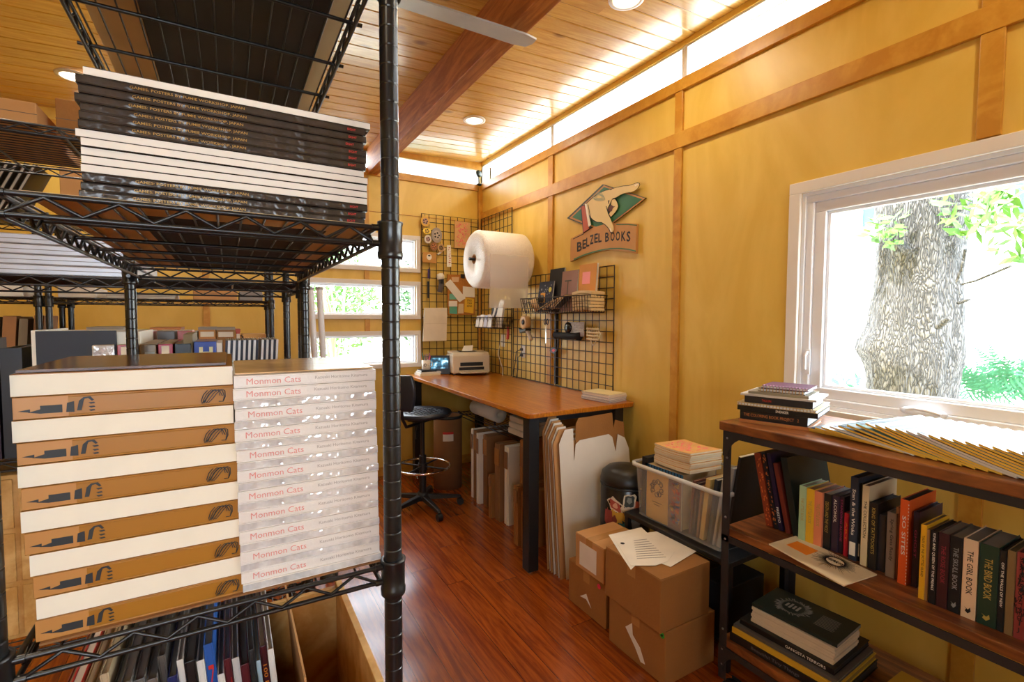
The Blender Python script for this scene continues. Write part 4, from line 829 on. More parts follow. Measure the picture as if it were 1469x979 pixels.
# outlets and cords
for px, py, lb in ((750.5, 504, 'white wall outlet with two black plugs behind the wide grid panel'), (722, 489, 'white wall outlet behind the corner grid panel')):
    p = at(px, py, 'x', XW); o = thing('wall_outlet', lb, 'outlet', (XW, p.y, p.z))
    obj('cover_plate', MB().box((-.005, -.036, -.058), (0, .036, .058)), WHITES, o, bevel=.002)
    obj('socket', MB().box((-.008, -.017, .012), (-.005, .017, .042)), PAPER, o, bevel=.002); obj('socket', MB().box((-.008, -.017, -.042), (-.005, .017, -.012)), PAPER, o, bevel=.002)
for k, (y, z1_, dy) in enumerate(((3.70, 1.215, .06), (3.70, 1.165, .01))):
    c_ = thing('power_cord', 'black plug and cord from the %s socket down to the desk' % ('upper', 'lower')[k], 'cord', (XW, y, z1_), group='black cords behind the wide grid panel')
    obj('plug', MB().box((-.024, -.014, -.012), (-.008, .014, .012)), BLACKPL, c_, bevel=.003)
    obj('cord', MB().tube([(-.022, 0, 0), (-.05, dy*.5, -.02), (-.045, dy, -.12), (-.06, dy*1.2, z1_*0-(z1_-.961))], .004, 6), BLACKPL, c_)
tag(obj('white_cable', MB().tube([(GX-.01, 4.02, 1.30), (GX-.02, 4.06, 1.15), (GX-.03, 3.95, 1.02), (GX-.06, 3.9, .9605)], .003, 6), WHITES), 'thin white cable drooping in front of the corner grid down to the desk', 'cable')
# ------------------------------------------------------------------ on the desk
pr = thing('laser_printer', 'cream laser printer with its output tray open at the far end of the desk', 'printer', M=Matrix.Translation((1.985, 4.17, DZ))@Matrix.Rotation(math.radians(-8), 4, 'Z')@Matrix.Scale(1.12, 4))
PRC = mat('printer_cream', C('d9cdb4'), .45, var=.01)
b_ = MB().box((-.165, .0, .012), (.165, .22, .17)); obj('printer_body', b_, PRC, pr, bevel=.012)
obj('top_cover', MB().prism([(-.16, .01, .17), (-.16, .21, .17), (-.16, .21, .195), (-.16, .03, .188)], (.32, 0, 0)), PRC, pr, bevel=.005)
obj('output_slot', MB().box((-.10, -.004, .075), (.10, .004, .105)), BLACKPL, pr); obj('feed_slot', MB().box((-.11, -.003, .04), (.11, .004, .065)), BLACKPL, pr)
obj('paper_tray', MB().box((-.115, -.10, .022), (.115, .0, .032)), PRC, pr, bevel=.003)
obj('paper_sheet', MB().prism([(-.07, .06, .197), (.02, .05, .197), (.06, .15, .240), (-.02, .16, .236)], (0, 0, .001)), PAPER, pr)
obj('top_recess', MB().prism([(-.09, .05, .1955), (.06, .05, .1945), (.06, .14, .1955), (-.09, .14, .1965)], (0, 0, .0015)), BLACKPL, pr)
obj('foot', MB().box((-.15, .02, 0), (-.13, .04, .014)).box((.13, .02, 0), (.15, .04, .014)).box((-.15, .18, 0), (.15, .2, .014)), BLACKPL, pr)
tb_ = thing('smart_display', 'small black smart display showing a lit screen, left of the printer', 'display', M=Matrix.Translation((1.72, 4.33, DZ))@Matrix.Rotation(math.radians(-22), 4, 'Z')@Matrix.Scale(1.25, 4))
obj('display_body', MB().prism([(-.085, 0, 0), (-.085, .07, 0), (-.085, .03, .14), (-.085, .015, .145)], (.17, 0, 0)), BLACKPL, tb_, bevel=.004)
def scrp(x, z): return (x, z*.103+(-.0025), z)
scm = bpy.data.materials.new('lit_screen'); scm.use_nodes = True; N, L = nt(scm); P = N['Principled BSDF']; tc = N.new('ShaderNodeTexCoord'); n_ = N.new('ShaderNodeTexNoise'); n_.inputs['Scale'].default_value = 26; L.new(tc.outputs['Object'], n_.inputs['Vector'])
r = N.new('ShaderNodeValToRGB'); r.color_ramp.elements[0].position = .4; r.color_ramp.elements[0].color = (.01, .03, .05, 1); r.color_ramp.elements[1].position = .62; r.color_ramp.elements[1].color = (.45, .65, .8, 1); e2 = r.color_ramp.elements.new(.52); e2.color = (.05, .2, .3, 1)
L.new(n_.outputs['Fac'], r.inputs[0]); L.new(r.outputs[0], P.inputs['Emission Color']); P.inputs['Emission Strength'].default_value = 1.0; P.inputs['Base Color'].default_value = (.01, .01, .01, 1)
obj('screen', MB().quad(scrp(-.062, .045), scrp(.068, .045), scrp(.068, .125), scrp(-.062, .125)), scm, tb_)
text('9:41', scrp(.0, .10), (1, 0, 0), (0, .1, 1), .014, mat('screen_white', (1, 1, 1), emis=1.2, var=0), tb_, width=.09) if False else None
cup = thing('pencil_cup', 'white lettered mug full of coloured pencils on the desk corner books', 'cup', (1.60, 4.36, DZ+.052))
obj('mug', MB().lathe([(0, 0), (.036, 0), (.04, .005), (.04, .088), (.037, .088), (.036, .006), (0, .005)], 28), WHITES, cup)
obj('mug_handle', MB().tube([(.038, 0, .07), (.06, -.006, .065), (.062, -.006, .03), (.038, 0, .02)], .005, 6), WHITES, cup)
text('CG', (-.012, -.0405, .045), (1, .1, 0), (0, 0, 1), .03, INK, cup, bold=.03)
for k, cc in enumerate(('c0392b', '7b2f6b', '2c6e4a', 'd98a2b', '35506e', 'b03a6a')):
    a = k*1.05; tag(obj('pencil', MB().cyl((1.60+.015*math.cos(a), 4.36+.015*math.sin(a), DZ+.062), (1.60+.045*math.cos(a), 4.36+.04*math.sin(a), DZ+.052+.13+.012*(k % 3)), .004, 6), pm(cc, .4)), '%s pencil standing in the white mug' % ['red', 'purple', 'green', 'orange', 'blue-grey', 'pink'][k], 'pencil', group='pencils in the white mug')
for k, (t_, w_, d_, cc, nm) in enumerate(((.018, .20, .17, 'e4d9b8', 'cream book under the black one at the far desk corner'), (.016, .20, .15, 'dcd8d0', 'white book, middle of the pile under the mug'), (.016, .15, .13, '17181a', 'black notebook directly under the mug'))):
    zz = DZ+sum((.018, .016, .016)[:k]); book('flat_book', nm, (1.51+.01*k, 4.27+.01*k, zz), (1, .0, 0), (0, 1, 0), t_, w_, d_, pm(cc, .4), PAGEW)
for k in range(8):
    cc = ('e8d9a4', 'ded2c0', 'd7b9a0', '5a5f9a', 'e2dacb', '4c5596', 'd9cdb9', '575c92')[k]
    M_ = Matrix.Translation((2.075+random.uniform(-.004, .004), 2.335+random.uniform(-.004, .004), DZ+.0067*(7-k)+.0002))@Matrix.Rotation(math.radians(8+random.uniform(-2, 2)), 4, 'Z')
    e = thing('notebook', '%s thin booklet of the pile on the near right desk corner' % ORD[k], 'notebook', M=M_, group='booklets on the near desk corner')
    obj('cover', MB().box((0, 0, 0), (.17, .24, .001)).box((0, 0, .0055), (.17, .24, .0065)), pm(cc, .5), e); obj('page_block', MB().box((.001, .001, .001), (.169, .239, .0055)), PAGEW, e)
    if k in (0, 3, 5):
        sp_ = MB()
        for j in range(18): sp_.tube([(-.000+.004*math.cos(a), .012+.0127*j, .0032+.004*math.sin(a)) for a in [q*PI/3 for q in range(6)]], .0009, 4, closed=True)
        obj('wire_binding', sp_, BLACKM, e)
# ------------------------------------------------------------------ stool
st = thing('drafting_stool', 'black drafting stool with chrome foot ring and five-star base at the desk', 'stool', (1.29, 3.60, 0)); st.rotation_euler.z = math.radians(38)
sx_ = MB()
sx_.lathe([(0, 0), (.16, .0), (.215, .012), (.23, .03), (.222, .045), (.15, .04), (0, .030)], 36, c=(0, 0, .725)); 
obj('seat', sx_, mat('black_urethane', (.02, .024, .035), .3, var=.1), st)
gm = MB()
for i in range(-4, 5):
    for j in range(-4, 5):
        if i*i+j*j < 17: gm.box((i*.042-.015, j*.042-.015, .757), (i*.042+.015, j*.042+.015, .768))
obj('seat_pads', gm, mat('black_urethane', (.02, .024, .035), .3), st, bevel=.003)
obj('gas_column', MB().cyl((0, 0, .10), (0, 0, .42), .028, 16).cyl((0, 0, .42), (0, 0, .71), .016, 16), BLACKPL, st)
obj('seat_bracket', MB().box((-.10, -.07, .70), (.10, .07, .728)).tube([(-.05, 0, .68), (-.09, 0, .62), (-.12, -.02, .58)], .008, 6), BLACKP, st)
bs_ = MB(); 
bs_.lathe([(0, .07), (.045, .07), (.05, .10), (.04, .13), (0, .135)], 20); obj('base_hub', bs_, BLACKPL, st)
for k in range(5):
    a = math.radians(20+72*k); d_ = Vector((math.cos(a), math.sin(a), 0)); arm = MB(); s_ = Vector((-d_.y, d_.x, 0))
    arm.add([d_*.03+s_*.028+Vector((0, 0, .075)), d_*.03-s_*.028+Vector((0, 0, .075)), d_*.30-s_*.016+Vector((0, 0, .058)), d_*.30+s_*.016+Vector((0, 0, .058)), d_*.03+s_*.022+Vector((0, 0, .115)), d_*.03-s_*.022+Vector((0, 0, .115)), d_*.30-s_*.012+Vector((0, 0, .080)), d_*.30+s_*.012+Vector((0, 0, .080))], [(0, 1, 2, 3), (4, 5, 6, 7), (0, 1, 5, 4), (1, 2, 6, 5), (2, 3, 7, 6), (3, 0, 4, 7)])
    l = obj('base_arm', arm, BLACKPL, st, bevel=.005)
    obj('caster', MB().cyl(d_*.295-s_*.018+Vector((0, 0, .027)), d_*.295+s_*.018+Vector((0, 0, .027)), .027, 16).cyl(d_*.295+Vector((0, 0, .03)), d_*.295+Vector((0, 0, .06)), .008, 8), BLACKPL, l)
obj('foot_ring', MB().tube([(.21*math.cos(a), .21*math.sin(a), .335) for a in [i*PI/20 for i in range(40)]], .009, 8, closed=True), CHROME, st)
obj('ring_spokes', MB().cyl((-.21, 0, .335), (.21, 0, .335), .007, 8).cyl((0, -.21, .335), (0, .21, .335), .007, 8).cyl((0, 0, .31), (0, 0, .36), .036, 16), BLACKPL, st)
bkm = MB(); nb = 14
for i in range(nb):
    for j in range(8): pass
def bp_(u, v): a = (u-.5)*1.0; return Vector((-.27+.05*(1-math.cos(a))*2, math.sin(a)*.24*(1-.25*(2*v-1)**2), .82+.26*v))
vv = [bp_(i/nb, j/8) for i in range(nb+1) for j in range(9)]; ff = [(i*9+j, (i+1)*9+j, (i+1)*9+j+1, i*9+j+1) for i in range(nb) for j in range(8)]
bo = obj('backrest', MB().add(vv, ff, True), mat('black_urethane', (.02, .024, .035), .3), st); s_ = bo.modifiers.new('thick', 'SOLIDIFY'); s_.thickness = .04; s_.offset = 1; b2 = bo.modifiers.new('bevel', 'BEVEL'); b2.width = .012; b2.segments = 2
obj('back_bar', MB().tube([(-.05, 0, .68), (-.22, 0, .69), (-.27, 0, .76), (-.285, 0, .92)], .012, 8), BLACKP, st)
# ------------------------------------------------------------------ under the desk
us = thing('under_desk_rack', 'black wire shelf under the desk carrying the white roll and package', 'shelf', (2.02, 3.50, 0))
mb = MB()
for x in (-.19, .19):
    for y in (-.62, .62): mb = MB().cyl((x, y, 0), (x, y, .63), .011, 10); obj('leg', mb, BLACKM, us)
mb = MB()
for k in range(12): mb.cyl((-.19+.38*k/11, -.62, .62), (-.19+.38*k/11, .62, .62), .003, 5)
mb.tube([(-.19, -.62, .62), (.19, -.62, .62), (.19, .62, .62), (-.19, .62, .62)], .005, 6, closed=True); mb.tube([(-.19, -.62, .59), (.19, -.62, .59), (.19, .62, .59), (-.19, .62, .59)], .005, 6, closed=True)
obj('wire_deck', mb, BLACKM, us)
dr = thing('fibre_drum', 'brown cardboard drum with a white and red label standing under the desk', 'drum', (1.66, 3.98, 0))
obj('drum_wall', MB().lathe([(0, 0), (.125, 0), (.125, .63), (.120, .635), (.118, .60), (0, .60)], 32), KRAFT3, dr); obj('drum_rim', MB().lathe([(.124, .615), (.129, .615), (.129, .64), (.118, .64)], 32, closed=True), GUNM, dr)
lm = MB(); l2 = MB()
for i in range(6):
    a0, a1 = math.radians(228+i*7), math.radians(235+i*7)
    for z0_, z1_, q in ((.43, .49, lm), (.49, .51, l2)): q.add([(.1262*math.cos(a0), .1262*math.sin(a0), z0_), (.1262*math.cos(a1), .1262*math.sin(a1), z0_), (.1262*math.cos(a1), .1262*math.sin(a1), z1_), (.1262*math.cos(a0), .1262*math.sin(a0), z1_)], [(0, 1, 2, 3)])
obj('label', lm, PAPER, dr); obj('label_stripe', l2, RED, dr)
wr = thing('paper_roll', 'white paper roll lying on the wire shelf under the far half of the desk', 'roll', (1.92, 3.72, .695))
obj('paper', MB().lathe([(.02, -.22), (.066, -.22), (.066, .22), (.02, .22)], 28, M=Matrix.Rotation(PI/2, 4, 'X')@Matrix.Rotation(.0, 4, 'Z'), closed=True), WBOARD, wr)
pkx = thing('soft_package', 'crumpled white wrapped package on the wire shelf under the near half of the desk', 'package', (1.93, 3.03, .626))
for k in range(3): obj('wrapped_sheaf', MB().box((-.12+.006*k, -.14, .004+.045*k), (.14, .14, .046+.045*k)), WBOARD, pkx, bevel=.008)
def slab(name, label, x0, x1, y0, y1, z1_, m, lean=0, flaps=True):
    M_ = Matrix.Translation((x0, y0, 0))@Matrix.Rotation(math.radians(lean), 4, 'X')
    e = thing(name, label, 'cardboard', M=M_, group='flat boxes stored under the desk'); th = y1-y0; nn_ = max(1, int(th/.012)); mb = MB()
    for k in range(nn_): mb.box((random.uniform(0, .012), th*k/nn_, random.uniform(0, .0)), (x1-x0, th*(k+.88)/nn_, z1_-random.uniform(0, .012)))
    obj('folded_panels', mb, m, e)
    if flaps: obj('end_flap', MB().box((-.003, .002, z1_*.72), (.002, th*.8, z1_*.93)), KRAFT3 if m is not KRAFT3 else KRAFT, e)
    return e
x = 1.62
for k, (y0, th, x0, z_, m, nm) in enumerate(((3.60, .045, 1.72, .575, WBOARD, 'white flattened box bundle beside the drum'), (3.52, .07, 1.72, .58, KRAFT3, 'brown flattened bundle next to the white one by the drum'), (3.45, .05, 1.70, .57, WBOARD, 'second white flattened bundle under the desk middle'), (3.36, .08, 1.73, .575, KRAFT3, 'dull brown bundle right of the second white bundle'),
        (3.16, .05, 1.66, .33, KRAFT, 'low kraft bundle leaning in the middle under the desk'), (3.07, .08, 1.68, .58, KRAFT3, 'tall brown bundle behind the two small kraft bundles'), (2.98, .06, 1.70, .575, WBOARD, 'tall pale bundle behind the two small kraft bundles'), (2.76, .10, 1.72, .66, KRAFT, 'tall kraft bundle nearest the front desk leg'), (2.68, .05, 1.60, .40, KRAFT, 'small upright kraft bundle, left one of the front pair'), (2.60, .06, 1.62, .38, KRAFT, 'small upright kraft bundle, right one of the front pair'))):
    slab('flattened_box', nm, x0, min(2.2, x0+.42), y0, y0+th, z_, m, lean=0)
# mailers at the near end of the desk
MY = 2.19
def mailer(label, y, pts, m, th=.005, lean=4):
    e = thing('flat_mailer', label, 'mailer', M=Matrix.Translation((1.60, y, 0))@Matrix.Rotation(math.radians(-lean), 4, 'X'), group='flat die-cut mailers at the desk end')
    obj('front_liner', MB().prism([(p[0], 0, p[1]) for p in pts], (0, .0012, 0)), m, e); obj('corrugated_core', MB().prism([(p[0], .0012, p[1]) for p in pts], (0, th-.0012, 0)), KRAFT, e)
    return e
A_ = at(815, 829, 'y', MY)
def mp_(px, py, y=MY): p = at(px, py, 'y', y); return (p.x-1.60, max(0, p.z))
outl = [mp_(*p) for p in ((812, 832), (808, 640), (817, 619), (829, 617), (829, 664), (832, 640), (838, 634), (880, 625), (885, 629), (889, 650), (893, 625), (903, 630), (908, 645), (909, 668), (909, 760), (880, 800))]
outl = [(max(.0, min(.64, a_)), b_) for a_, b_ in outl]; rx = outl[13][0]; outl[-2] = (rx, .1); outl[-1] = (rx-.01, .0); outl[0] = (.04, 0)
mailer('white front mailer of the row standing at the desk end', MY, outl, WBOARD, lean=3)
for k in range(7):
    o2 = [(a_*1.0-.028-.008*k*0+random.uniform(-.004, .004) if a_ < .3 else a_-.03, b_*(1+.01*k)) for a_, b_ in outl]
    o2 = [(max(-.03, a_), b_) for a_, b_ in o2]
    mailer('%s white-edged mailer behind the front one at the desk end' % ['first', 'second', 'third', 'fourth', 'fifth', 'sixth', 'seventh'][k], MY+.018+.022*k, o2, WBOARD if k % 2 else KRAFT2, lean=3-.3*k)
kb = [mp_(*p, y=2.30) for p in ((818, 825), (818, 606), (822, 598), (870, 590), (871, 612), (874, 600), (886, 603), (886, 640), (886, 790))]; kb = [(a_, b_) for a_, b_ in kb]; kb[0] = (.10, 0); kb[-1] = (.45, 0)
mailer('brown kraft mailer rising behind the white front mailer', 2.199, [(a_, b_) for a_, b_ in kb], KRAFT, lean=3, th=.004)
# ------------------------------------------------------------------ bookcase
BX0, BX1, BY0, BY1 = 1.628, 2.09, -.55, 1.185
bc = thing('bookcase', 'low bookcase of dark wood planks in a black riveted metal frame', 'bookcase', ((BX0+BX1)/2, (BY0+BY1)/2, 0))
ox, oy = (BX0+BX1)/2, (BY0+BY1)/2
def B_(a, b): return (a[0]-ox, a[1]-oy, a[2]), (b[0]-ox, b[1]-oy, b[2])
obj('top_board', MB().box(*B_((BX0-.006, BY0-.02, 1.072), (BX1+.006, BY1+.018, 1.106))), SHELFW, bc, bevel=.004)
MZ, LZ = .700, .262
obj('shelf_board', MB().box(*B_((BX0+.004, BY0, MZ-.03), (BX1, BY1-.006, MZ))), SHELFW, bc, bevel=.003)
obj('shelf_board', MB().box(*B_((BX0+.004, BY0, LZ-.03), (BX1, BY1-.006, LZ))), SHELFW, bc, bevel=.003)
for x, sx in ((BX0, 1), (BX1, -1)):
    for y, sy in ((BY1, -1), (BY0, 1)):
        o = obj('corner_post', MB().box(*B_((min(x, x+sx*.004), min(y, y+sy*.032), .10), (max(x, x+sx*.004), max(y, y+sy*.032), 1.072))).box(*B_((min(x, x+sx*.032), min(y, y+sy*.004), .10), (max(x, x+sx*.032), max(y, y+sy*.004), 1.072))), GUNM, bc, bevel=.0015)
        rv = MB()
        for z in (1.045, .97, .74, .655, .30, .22, .16):
            rv.lathe([(0, 0), (.005, .0005), (.004, .003), (0, .004)], 10, M=Matrix.Translation((x-ox, y-oy+sy*.017, z))@Matrix.Rotation(-sx*PI/2, 4, 'Y')); rv.lathe([(0, 0), (.005, .0005), (.004, .003), (0, .004)], 10, M=Matrix.Translation((x-ox+sx*.017, y-oy, z))@Matrix.Rotation(-sy*PI/2, 4, 'X'))
        obj('rivets', rv, mat('rivet_steel', (.25, .25, .25), .4, .8), o)
        obj('caster', MB().lathe([(.012, -.012), (.048, -.014), (.05, -.008), (.05, .008), (.048, .014), (.012, .012)], 28, c=(0, 0, 0), M=Matrix.Translation((x-ox+sx*.03, y-oy+sy*.05, .050))@Matrix.Rotation(PI/2, 4, 'Y'), closed=True).box((x-ox+sx*.03-.018, y-oy+sy*.05-.02, .048), (x-ox+sx*.03-.014, y-oy+sy*.05+.02, .105)).box((x-ox+sx*.03+.014, y-oy+sy*.05-.02, .048), (x-ox+sx*.03+.018, y-oy+sy*.05+.02, .105)).cyl((x-ox+sx*.03-.019, y-oy+sy*.05, .05), (x-ox+sx*.03+.019, y-oy+sy*.05, .05), .007, 10), BLACKP, bc)
def gusset(x, y, z, sy, sz, ax='y', thk=.003, w=.115, h=.085):
    pts = [(0, 0)]+[(w, 0)]+[(w-(w-.02)*math.sin(a)*1.0, h*(1-math.cos(a))*1.0+.012) for a in [i*PI/2/8 for i in range(9)]]+[(0, h+.012)]
    if ax == 'y': return [(x-ox, y-oy+sy*u, z+sz*v) for u, v in pts], (thk, 0, 0)
    return [(x-ox+sy*u, y-oy, z+sz*v) for u, v in pts], (0, thk, 0)
for sy, y in ((-1, BY1), (1, BY0)):
    for z, sz in ((1.072, -1), (.232, -1)):
        P_, e_ = gusset(BX0-.003, y, z, sy, sz); obj('corner_gusset', MB().prism(P_, e_), GUNM, bc)
    P_, e_ = gusset(BX0, y, 1.072, 1, -1, 'x'); obj('corner_gusset', MB().prism(P_, e_), GUNM, bc)
    P_, e_ = gusset(BX1, y, 1.072, -1, -1, 'x'); obj('corner_gusset', MB().prism(P_, e_), GUNM, bc)
for z in (1.047, MZ-.055, LZ-.055): obj('front_rail', MB().box(*B_((BX0, BY0, z), (BX0+.004, BY1, z+.025+(.0)))), GUNM, bc)
for z in (MZ-.055, LZ-.055, 1.047):
    obj('end_rail', MB().box(*B_((BX0, BY1-.004, z), (BX1, BY1, z+.025))), GUNM, bc); obj('end_rail', MB().box(*B_((BX0, BY0, z), (BX1, BY0+.004, z+.025))), GUNM, bc)
# ---- upright books on the middle shelf: (top-left px, top-right px, top py, foot py at the left, colour, page, title, title colour, words)
WT, GD, OR_, RD_ = PAPER, mat('gold_title', C('b39a4c'), .5), mat('orange_title', C('d8702a'), .5), mat('dark_red_title', C('8e2b3a'), .5)
MAG = mat('magenta_title', C('9c2f6a'), .5)
ub = [
 (1144.3, 1154.5, 697, 775, 'a9c79c', 'a39a80', 'THE LITTLE BOOK', GD, 'light green narrow book', .45),
 (1154.5, 1165.8, 701, 779, 'e3b42c', '9a7048', 'THE LITTLE BOOK', GD, 'bright yellow narrow book', .45),
 (1165.8, 1177.5, 705, 783, 'e08a62', '8a6a50', 'THE LITTLE BOOK', GD, 'salmon narrow book', .45),
 (1178.3, 1190, 708, 786, '222521', '9b958a', 'DEATH AND THE WOLF', GD, 'black narrow book right of the salmon one', .6),
 (1191, 1201, 711, 790, '3a2a3c', '57524c', 'ALCOHOL', WT, 'dark book with large white word near its top', .45),
 (1201.5, 1208.5, 712, 793, '2b1a26', '4b4640', 'STANDING ALONE', MAG, 'dark book with magenta lettering', .8),
 (1209, 1215.5, 736, 797, 'b92034', '6a5a50', 'ART', OR_, 'short red book', .5),
 (1216, 1227.5, 684, 802, '2f3744', '26262a', 'Stan & the Winks', WT, 'tall slate blue book with white script', .6),
 (1228, 1232.5, 692, 804, '1a1a1c', '1f1f22', None, None, 'thin black book beside the slate blue one', .6),
 (1233, 1243, 696, 810, 'd9c8a0', '8a8276', 'THE COLLECTION', INK, 'cream book with black title, between black ones', .5),
 (1244, 1256, 721, 815, '1c1a18', '22201e', 'KING OF TATTOOISTS', GD, 'black book with brass coloured lettering', .75),
 (1257, 1268, 738, 818, '2e2b30', '2a282c', None, None, 'charcoal book right of the brass lettered one', .6),
 (1269, 1283, 735, 826, '7c6a5b', '6f675c', 'Spring Gets Ready', INK, 'taupe book with dark script', .7),
 (1281.5, 1286, 727, 829, '9d6a4a', '55504a', None, None, 'thin brown book left of the orange one', .7),
 (1286.5, 1299.5, 716, 836, 'dd5a22', '4a4846', 'SO SITES', WT, 'bright orange book with white title', .5),
 (1306, 1314.5, 734, 841, '2a1c30', '222028', 'GHOST', MAG, 'deep purple book right of the orange one', .4),
 (1316.5, 1325, 752, 858, 'e2ac22', '8c7e62', 'TALES OF THE SPOTTED ISLAND', INK, 'yellow book with small dark title', .6),
 (1325.5, 1330, 759, 861, 'a57f54', '6a6458', None, None, 'thin tan book right of the second yellow one', .6),
 (1330.5, 1341, 761, 865, '151518', '2a2826', 'KING AND QUEEN OF THE FREAKS', WT, 'black book packed with white capitals', .85),
 (1341.5, 1357.5, 764, 872, '3a1a20', '75706a', 'THE ROSE BOOK', RD_, 'dark maroon book left of the big black one', .55),
 (1358, 1376, 769, 878, '16191c', '837e76', 'THE SKULL BOOK', mat('grey_title', C('8b8f92'), .5), 'big black hardcover with grey title', .6),
 (1376.5, 1398, 773, 889, 'e0c3a0', '6f6a62', 'THE GIRL BOOK', INK, 'big cream hardcover with dark title', .6),
 (1399, 1427.5, 781, 900, '1d3a2c', '78736a', 'THE BIRD BOOK', GD, 'big dark green hardcover with gold title', .55),
 (1428.5, 1438.5, 789, 905, '12181a', '2e2c2a', 'OFF THE WALLS OF NEW', WT, 'black book with white capitals right of the green one', .6),
 (1439, 1451.5, 789, 913, '7d6642', '55503f', None, None, 'olive brown book near the right edge', .6),
 (1452, 1468, 792, 920, '8a3a36', '4c2a28', 'SUR CAR OUT FEO', INK, 'mottled red book at the right edge', .8),
 (1469, 1486, 796, 930, 'c8b08a', '807a70', None, None, 'tan book cut by the right edge', .6),
]
for (xa, xb, ty, by, cc, pc, ti, tm_, nm, tp) in ub:
    XS = at(xa, by, 'z', MZ).x; XS = max(1.69, min(1.80, XS))
    pa = at(xa, by, 'x', XS); pb = at(xb, by+(xb-xa)*.42, 'x', XS); top = at((xa+xb)/2, ty, 'x', XS).z
    t = pa.y-pb.y; h = top-MZ; d = min(.235, max(.13, h*.72), BX1-XS+.10)
    def ex(e, t, h, d, big=h):
        if 'hardcover' in nm and ti: 
            m3 = MB(); m3.prism([(t*.3, h*.10, -.0006), (t*.5, h*.065, -.0006), (t*.7, h*.09, -.0006), (t*.62, h*.12, -.0006), (t*.75, h*.14, -.0006), (t*.5, h*.115, -.0006), (t*.35, h*.15, -.0006)], (0, 0, -.0003)); obj('spine_emblem', m3, tm_, e)
        if 'orange book with' in nm:
            m3 = MB()
            for j in range(24): disc(m3, (t*.985, h*(.02+.04*j), d*.0-.0004), t*.05, (0, 0, -1), .0004, 4) if False else m3.box((t*.01, h*(.02+.04*j), -.0008), (t*.09, h*(.035+.04*j), 0))
            obj('binding_stitches', m3, PAPER, e)
        if 'slate blue' in nm:
            obj('white_spine_label', MB().box((t*.12, h*.06, -.0006), (t*.88, h*.22, 0)), PAPER, e)
        if 'mottled' in nm:
            m3 = MB()
            for j in range(26): a_ = random.random()*6; q = Vector((t*random.uniform(.15, .85), h*random.uniform(.03, .97), -.0006)); m3.tube([q, q+Vector((t*.18*math.cos(a_), .01*math.sin(a_), 0)), q+Vector((t*.2*math.cos(a_+1), .02*math.sin(a_+1), 0))], .0012, 4)
            obj('dark_mottling', m3, INK, e)
    book('upright_book', nm+' standing on the middle bookcase shelf', (XS, pb.y, MZ+.0002), (0, 0, 1), (1, 0, 0), t*.97, h, d, pm(cc, .45), pm(pc, .85), title=ti, tm=tm_, tfrac=tp*.92, th=.42, tpos=.42 if ti != 'ALCOHOL' else .27, extra=ex, group='upright books on the middle shelf')
# the five leaning books at the left end
for (xa, xb, ty, xc, by, cc, pc, ti, tm_, nm, tp, dd) in (
 (1081, 1090.5, 650, 1098.5, 758, '8a3a1e', '2a1c18', None, None, 'orange-red marbled book leaning at the left end', .5, .22),
 (1091.5, 1098, 650, 1110, 765, '14121a', '201c20', None, None, 'black book leaning right of the marbled one', .5, .22),
 (1099, 1105, 651, 1117, 768, '221433', '262028', 'PRESTO', WT, 'deep purple leaning book with white capitals at its foot', .2, .22),
 (1108.5, 1115, 665, 1127, 769, '6e2a20', '201c1a', None, None, 'rust red thin leaning book', .5, .20),
 (1119, 1129, 657, 1137, 773, '14211f', '191c1c', None, None, 'large dark teal leaning book, rightmost of the leaning group', .5, .26)):
    XS = 1.775; pt = at(xa, ty, 'x', XS); pf = at(xc+(xb-xa)*1.0, by, 'x', XS); pl = at(xc, by, 'x', XS)
    foot = Vector((XS, pf.y, MZ+.001)); h = (Vector((0, pt.y, pt.z))-Vector((0, pl.y, MZ))).length; V = (Vector((0, pt.y, pt.z))-Vector((0, pl.y, MZ))).normalized()
    def ex2(e, t, h, d):
        if 'marbled' in nm:
            m3 = MB()
            for j in range(34): a_ = random.random()*6; q = Vector((t*random.uniform(.1, .8), h*random.uniform(.03, .95), -.0008)); m3.tube([q, q+Vector((.004*math.cos(a_), .008*math.sin(a_), 0))], .0016, 4)
            obj('marbling', m3, OR_, e)
    book('leaning_book', nm, foot+Vector((0, 0, .004)), V, (1, 0, 0), (pl.y-pf.y)*.95, h, dd, pm(cc, .4), pm(pc, .85), title=ti, tm=tm_, tfrac=tp, tpos=.80, th=.6, extra=ex2, group='books leaning at the left end of the middle shelf')
# flat printed envelope
ev = [at(*p, 'z', MZ+.002) for p in ((1103, 782), (1143, 770), (1258, 826), (1210, 842))]
en = tag(obj('envelope', MB().prism(ev, (0, 0, .004)), pm('e2d2ae', .6)), 'cream envelope with an orange note and black sunburst print on the middle shelf', 'envelope')
def ep(px, py): return at(px, py, 'z', MZ+.0064)
obj('sticky_note', MB().prism([ep(*p) for p in ((1128, 782), (1144, 777), (1174, 791), (1157, 797))], (0, 0, .0006)), pm('f08a1e'), en)
sb = MB(); c0 = ep(1198, 806); ux = (ep(1230, 822)-c0); vx = (ep(1180, 815)-c0)
random.seed(11)
for k in range(64):
    a = 2*PI*k/64; r0, r1 = .38, random.uniform(.75, 1.05); d0 = ux*math.cos(a)+vx*math.sin(a)*.9; s_ = Vector((-d0.y, d0.x, 0)).normalized()*.0012
    sb.prism([c0+d0*r0+s_, c0+d0*r0-s_, c0+d0*r1*random.uniform(.9, 1.05)], (0, 0, .0004))
obj('sunburst_print', sb, INK, en)
text('HEARTS', c0+Vector((0, 0, .0006)), (-ux), vx.cross(Vector((0, 0, 1))) if False else -vx.normalized()*1, .014, INK, en, width=.05, bold=.03) if False else text('HEARTS', c0+Vector((0, 0, .0006)), ux, Vector((0, 0, 1)).cross(ux), .016, INK, en, width=.055, bold=.03)
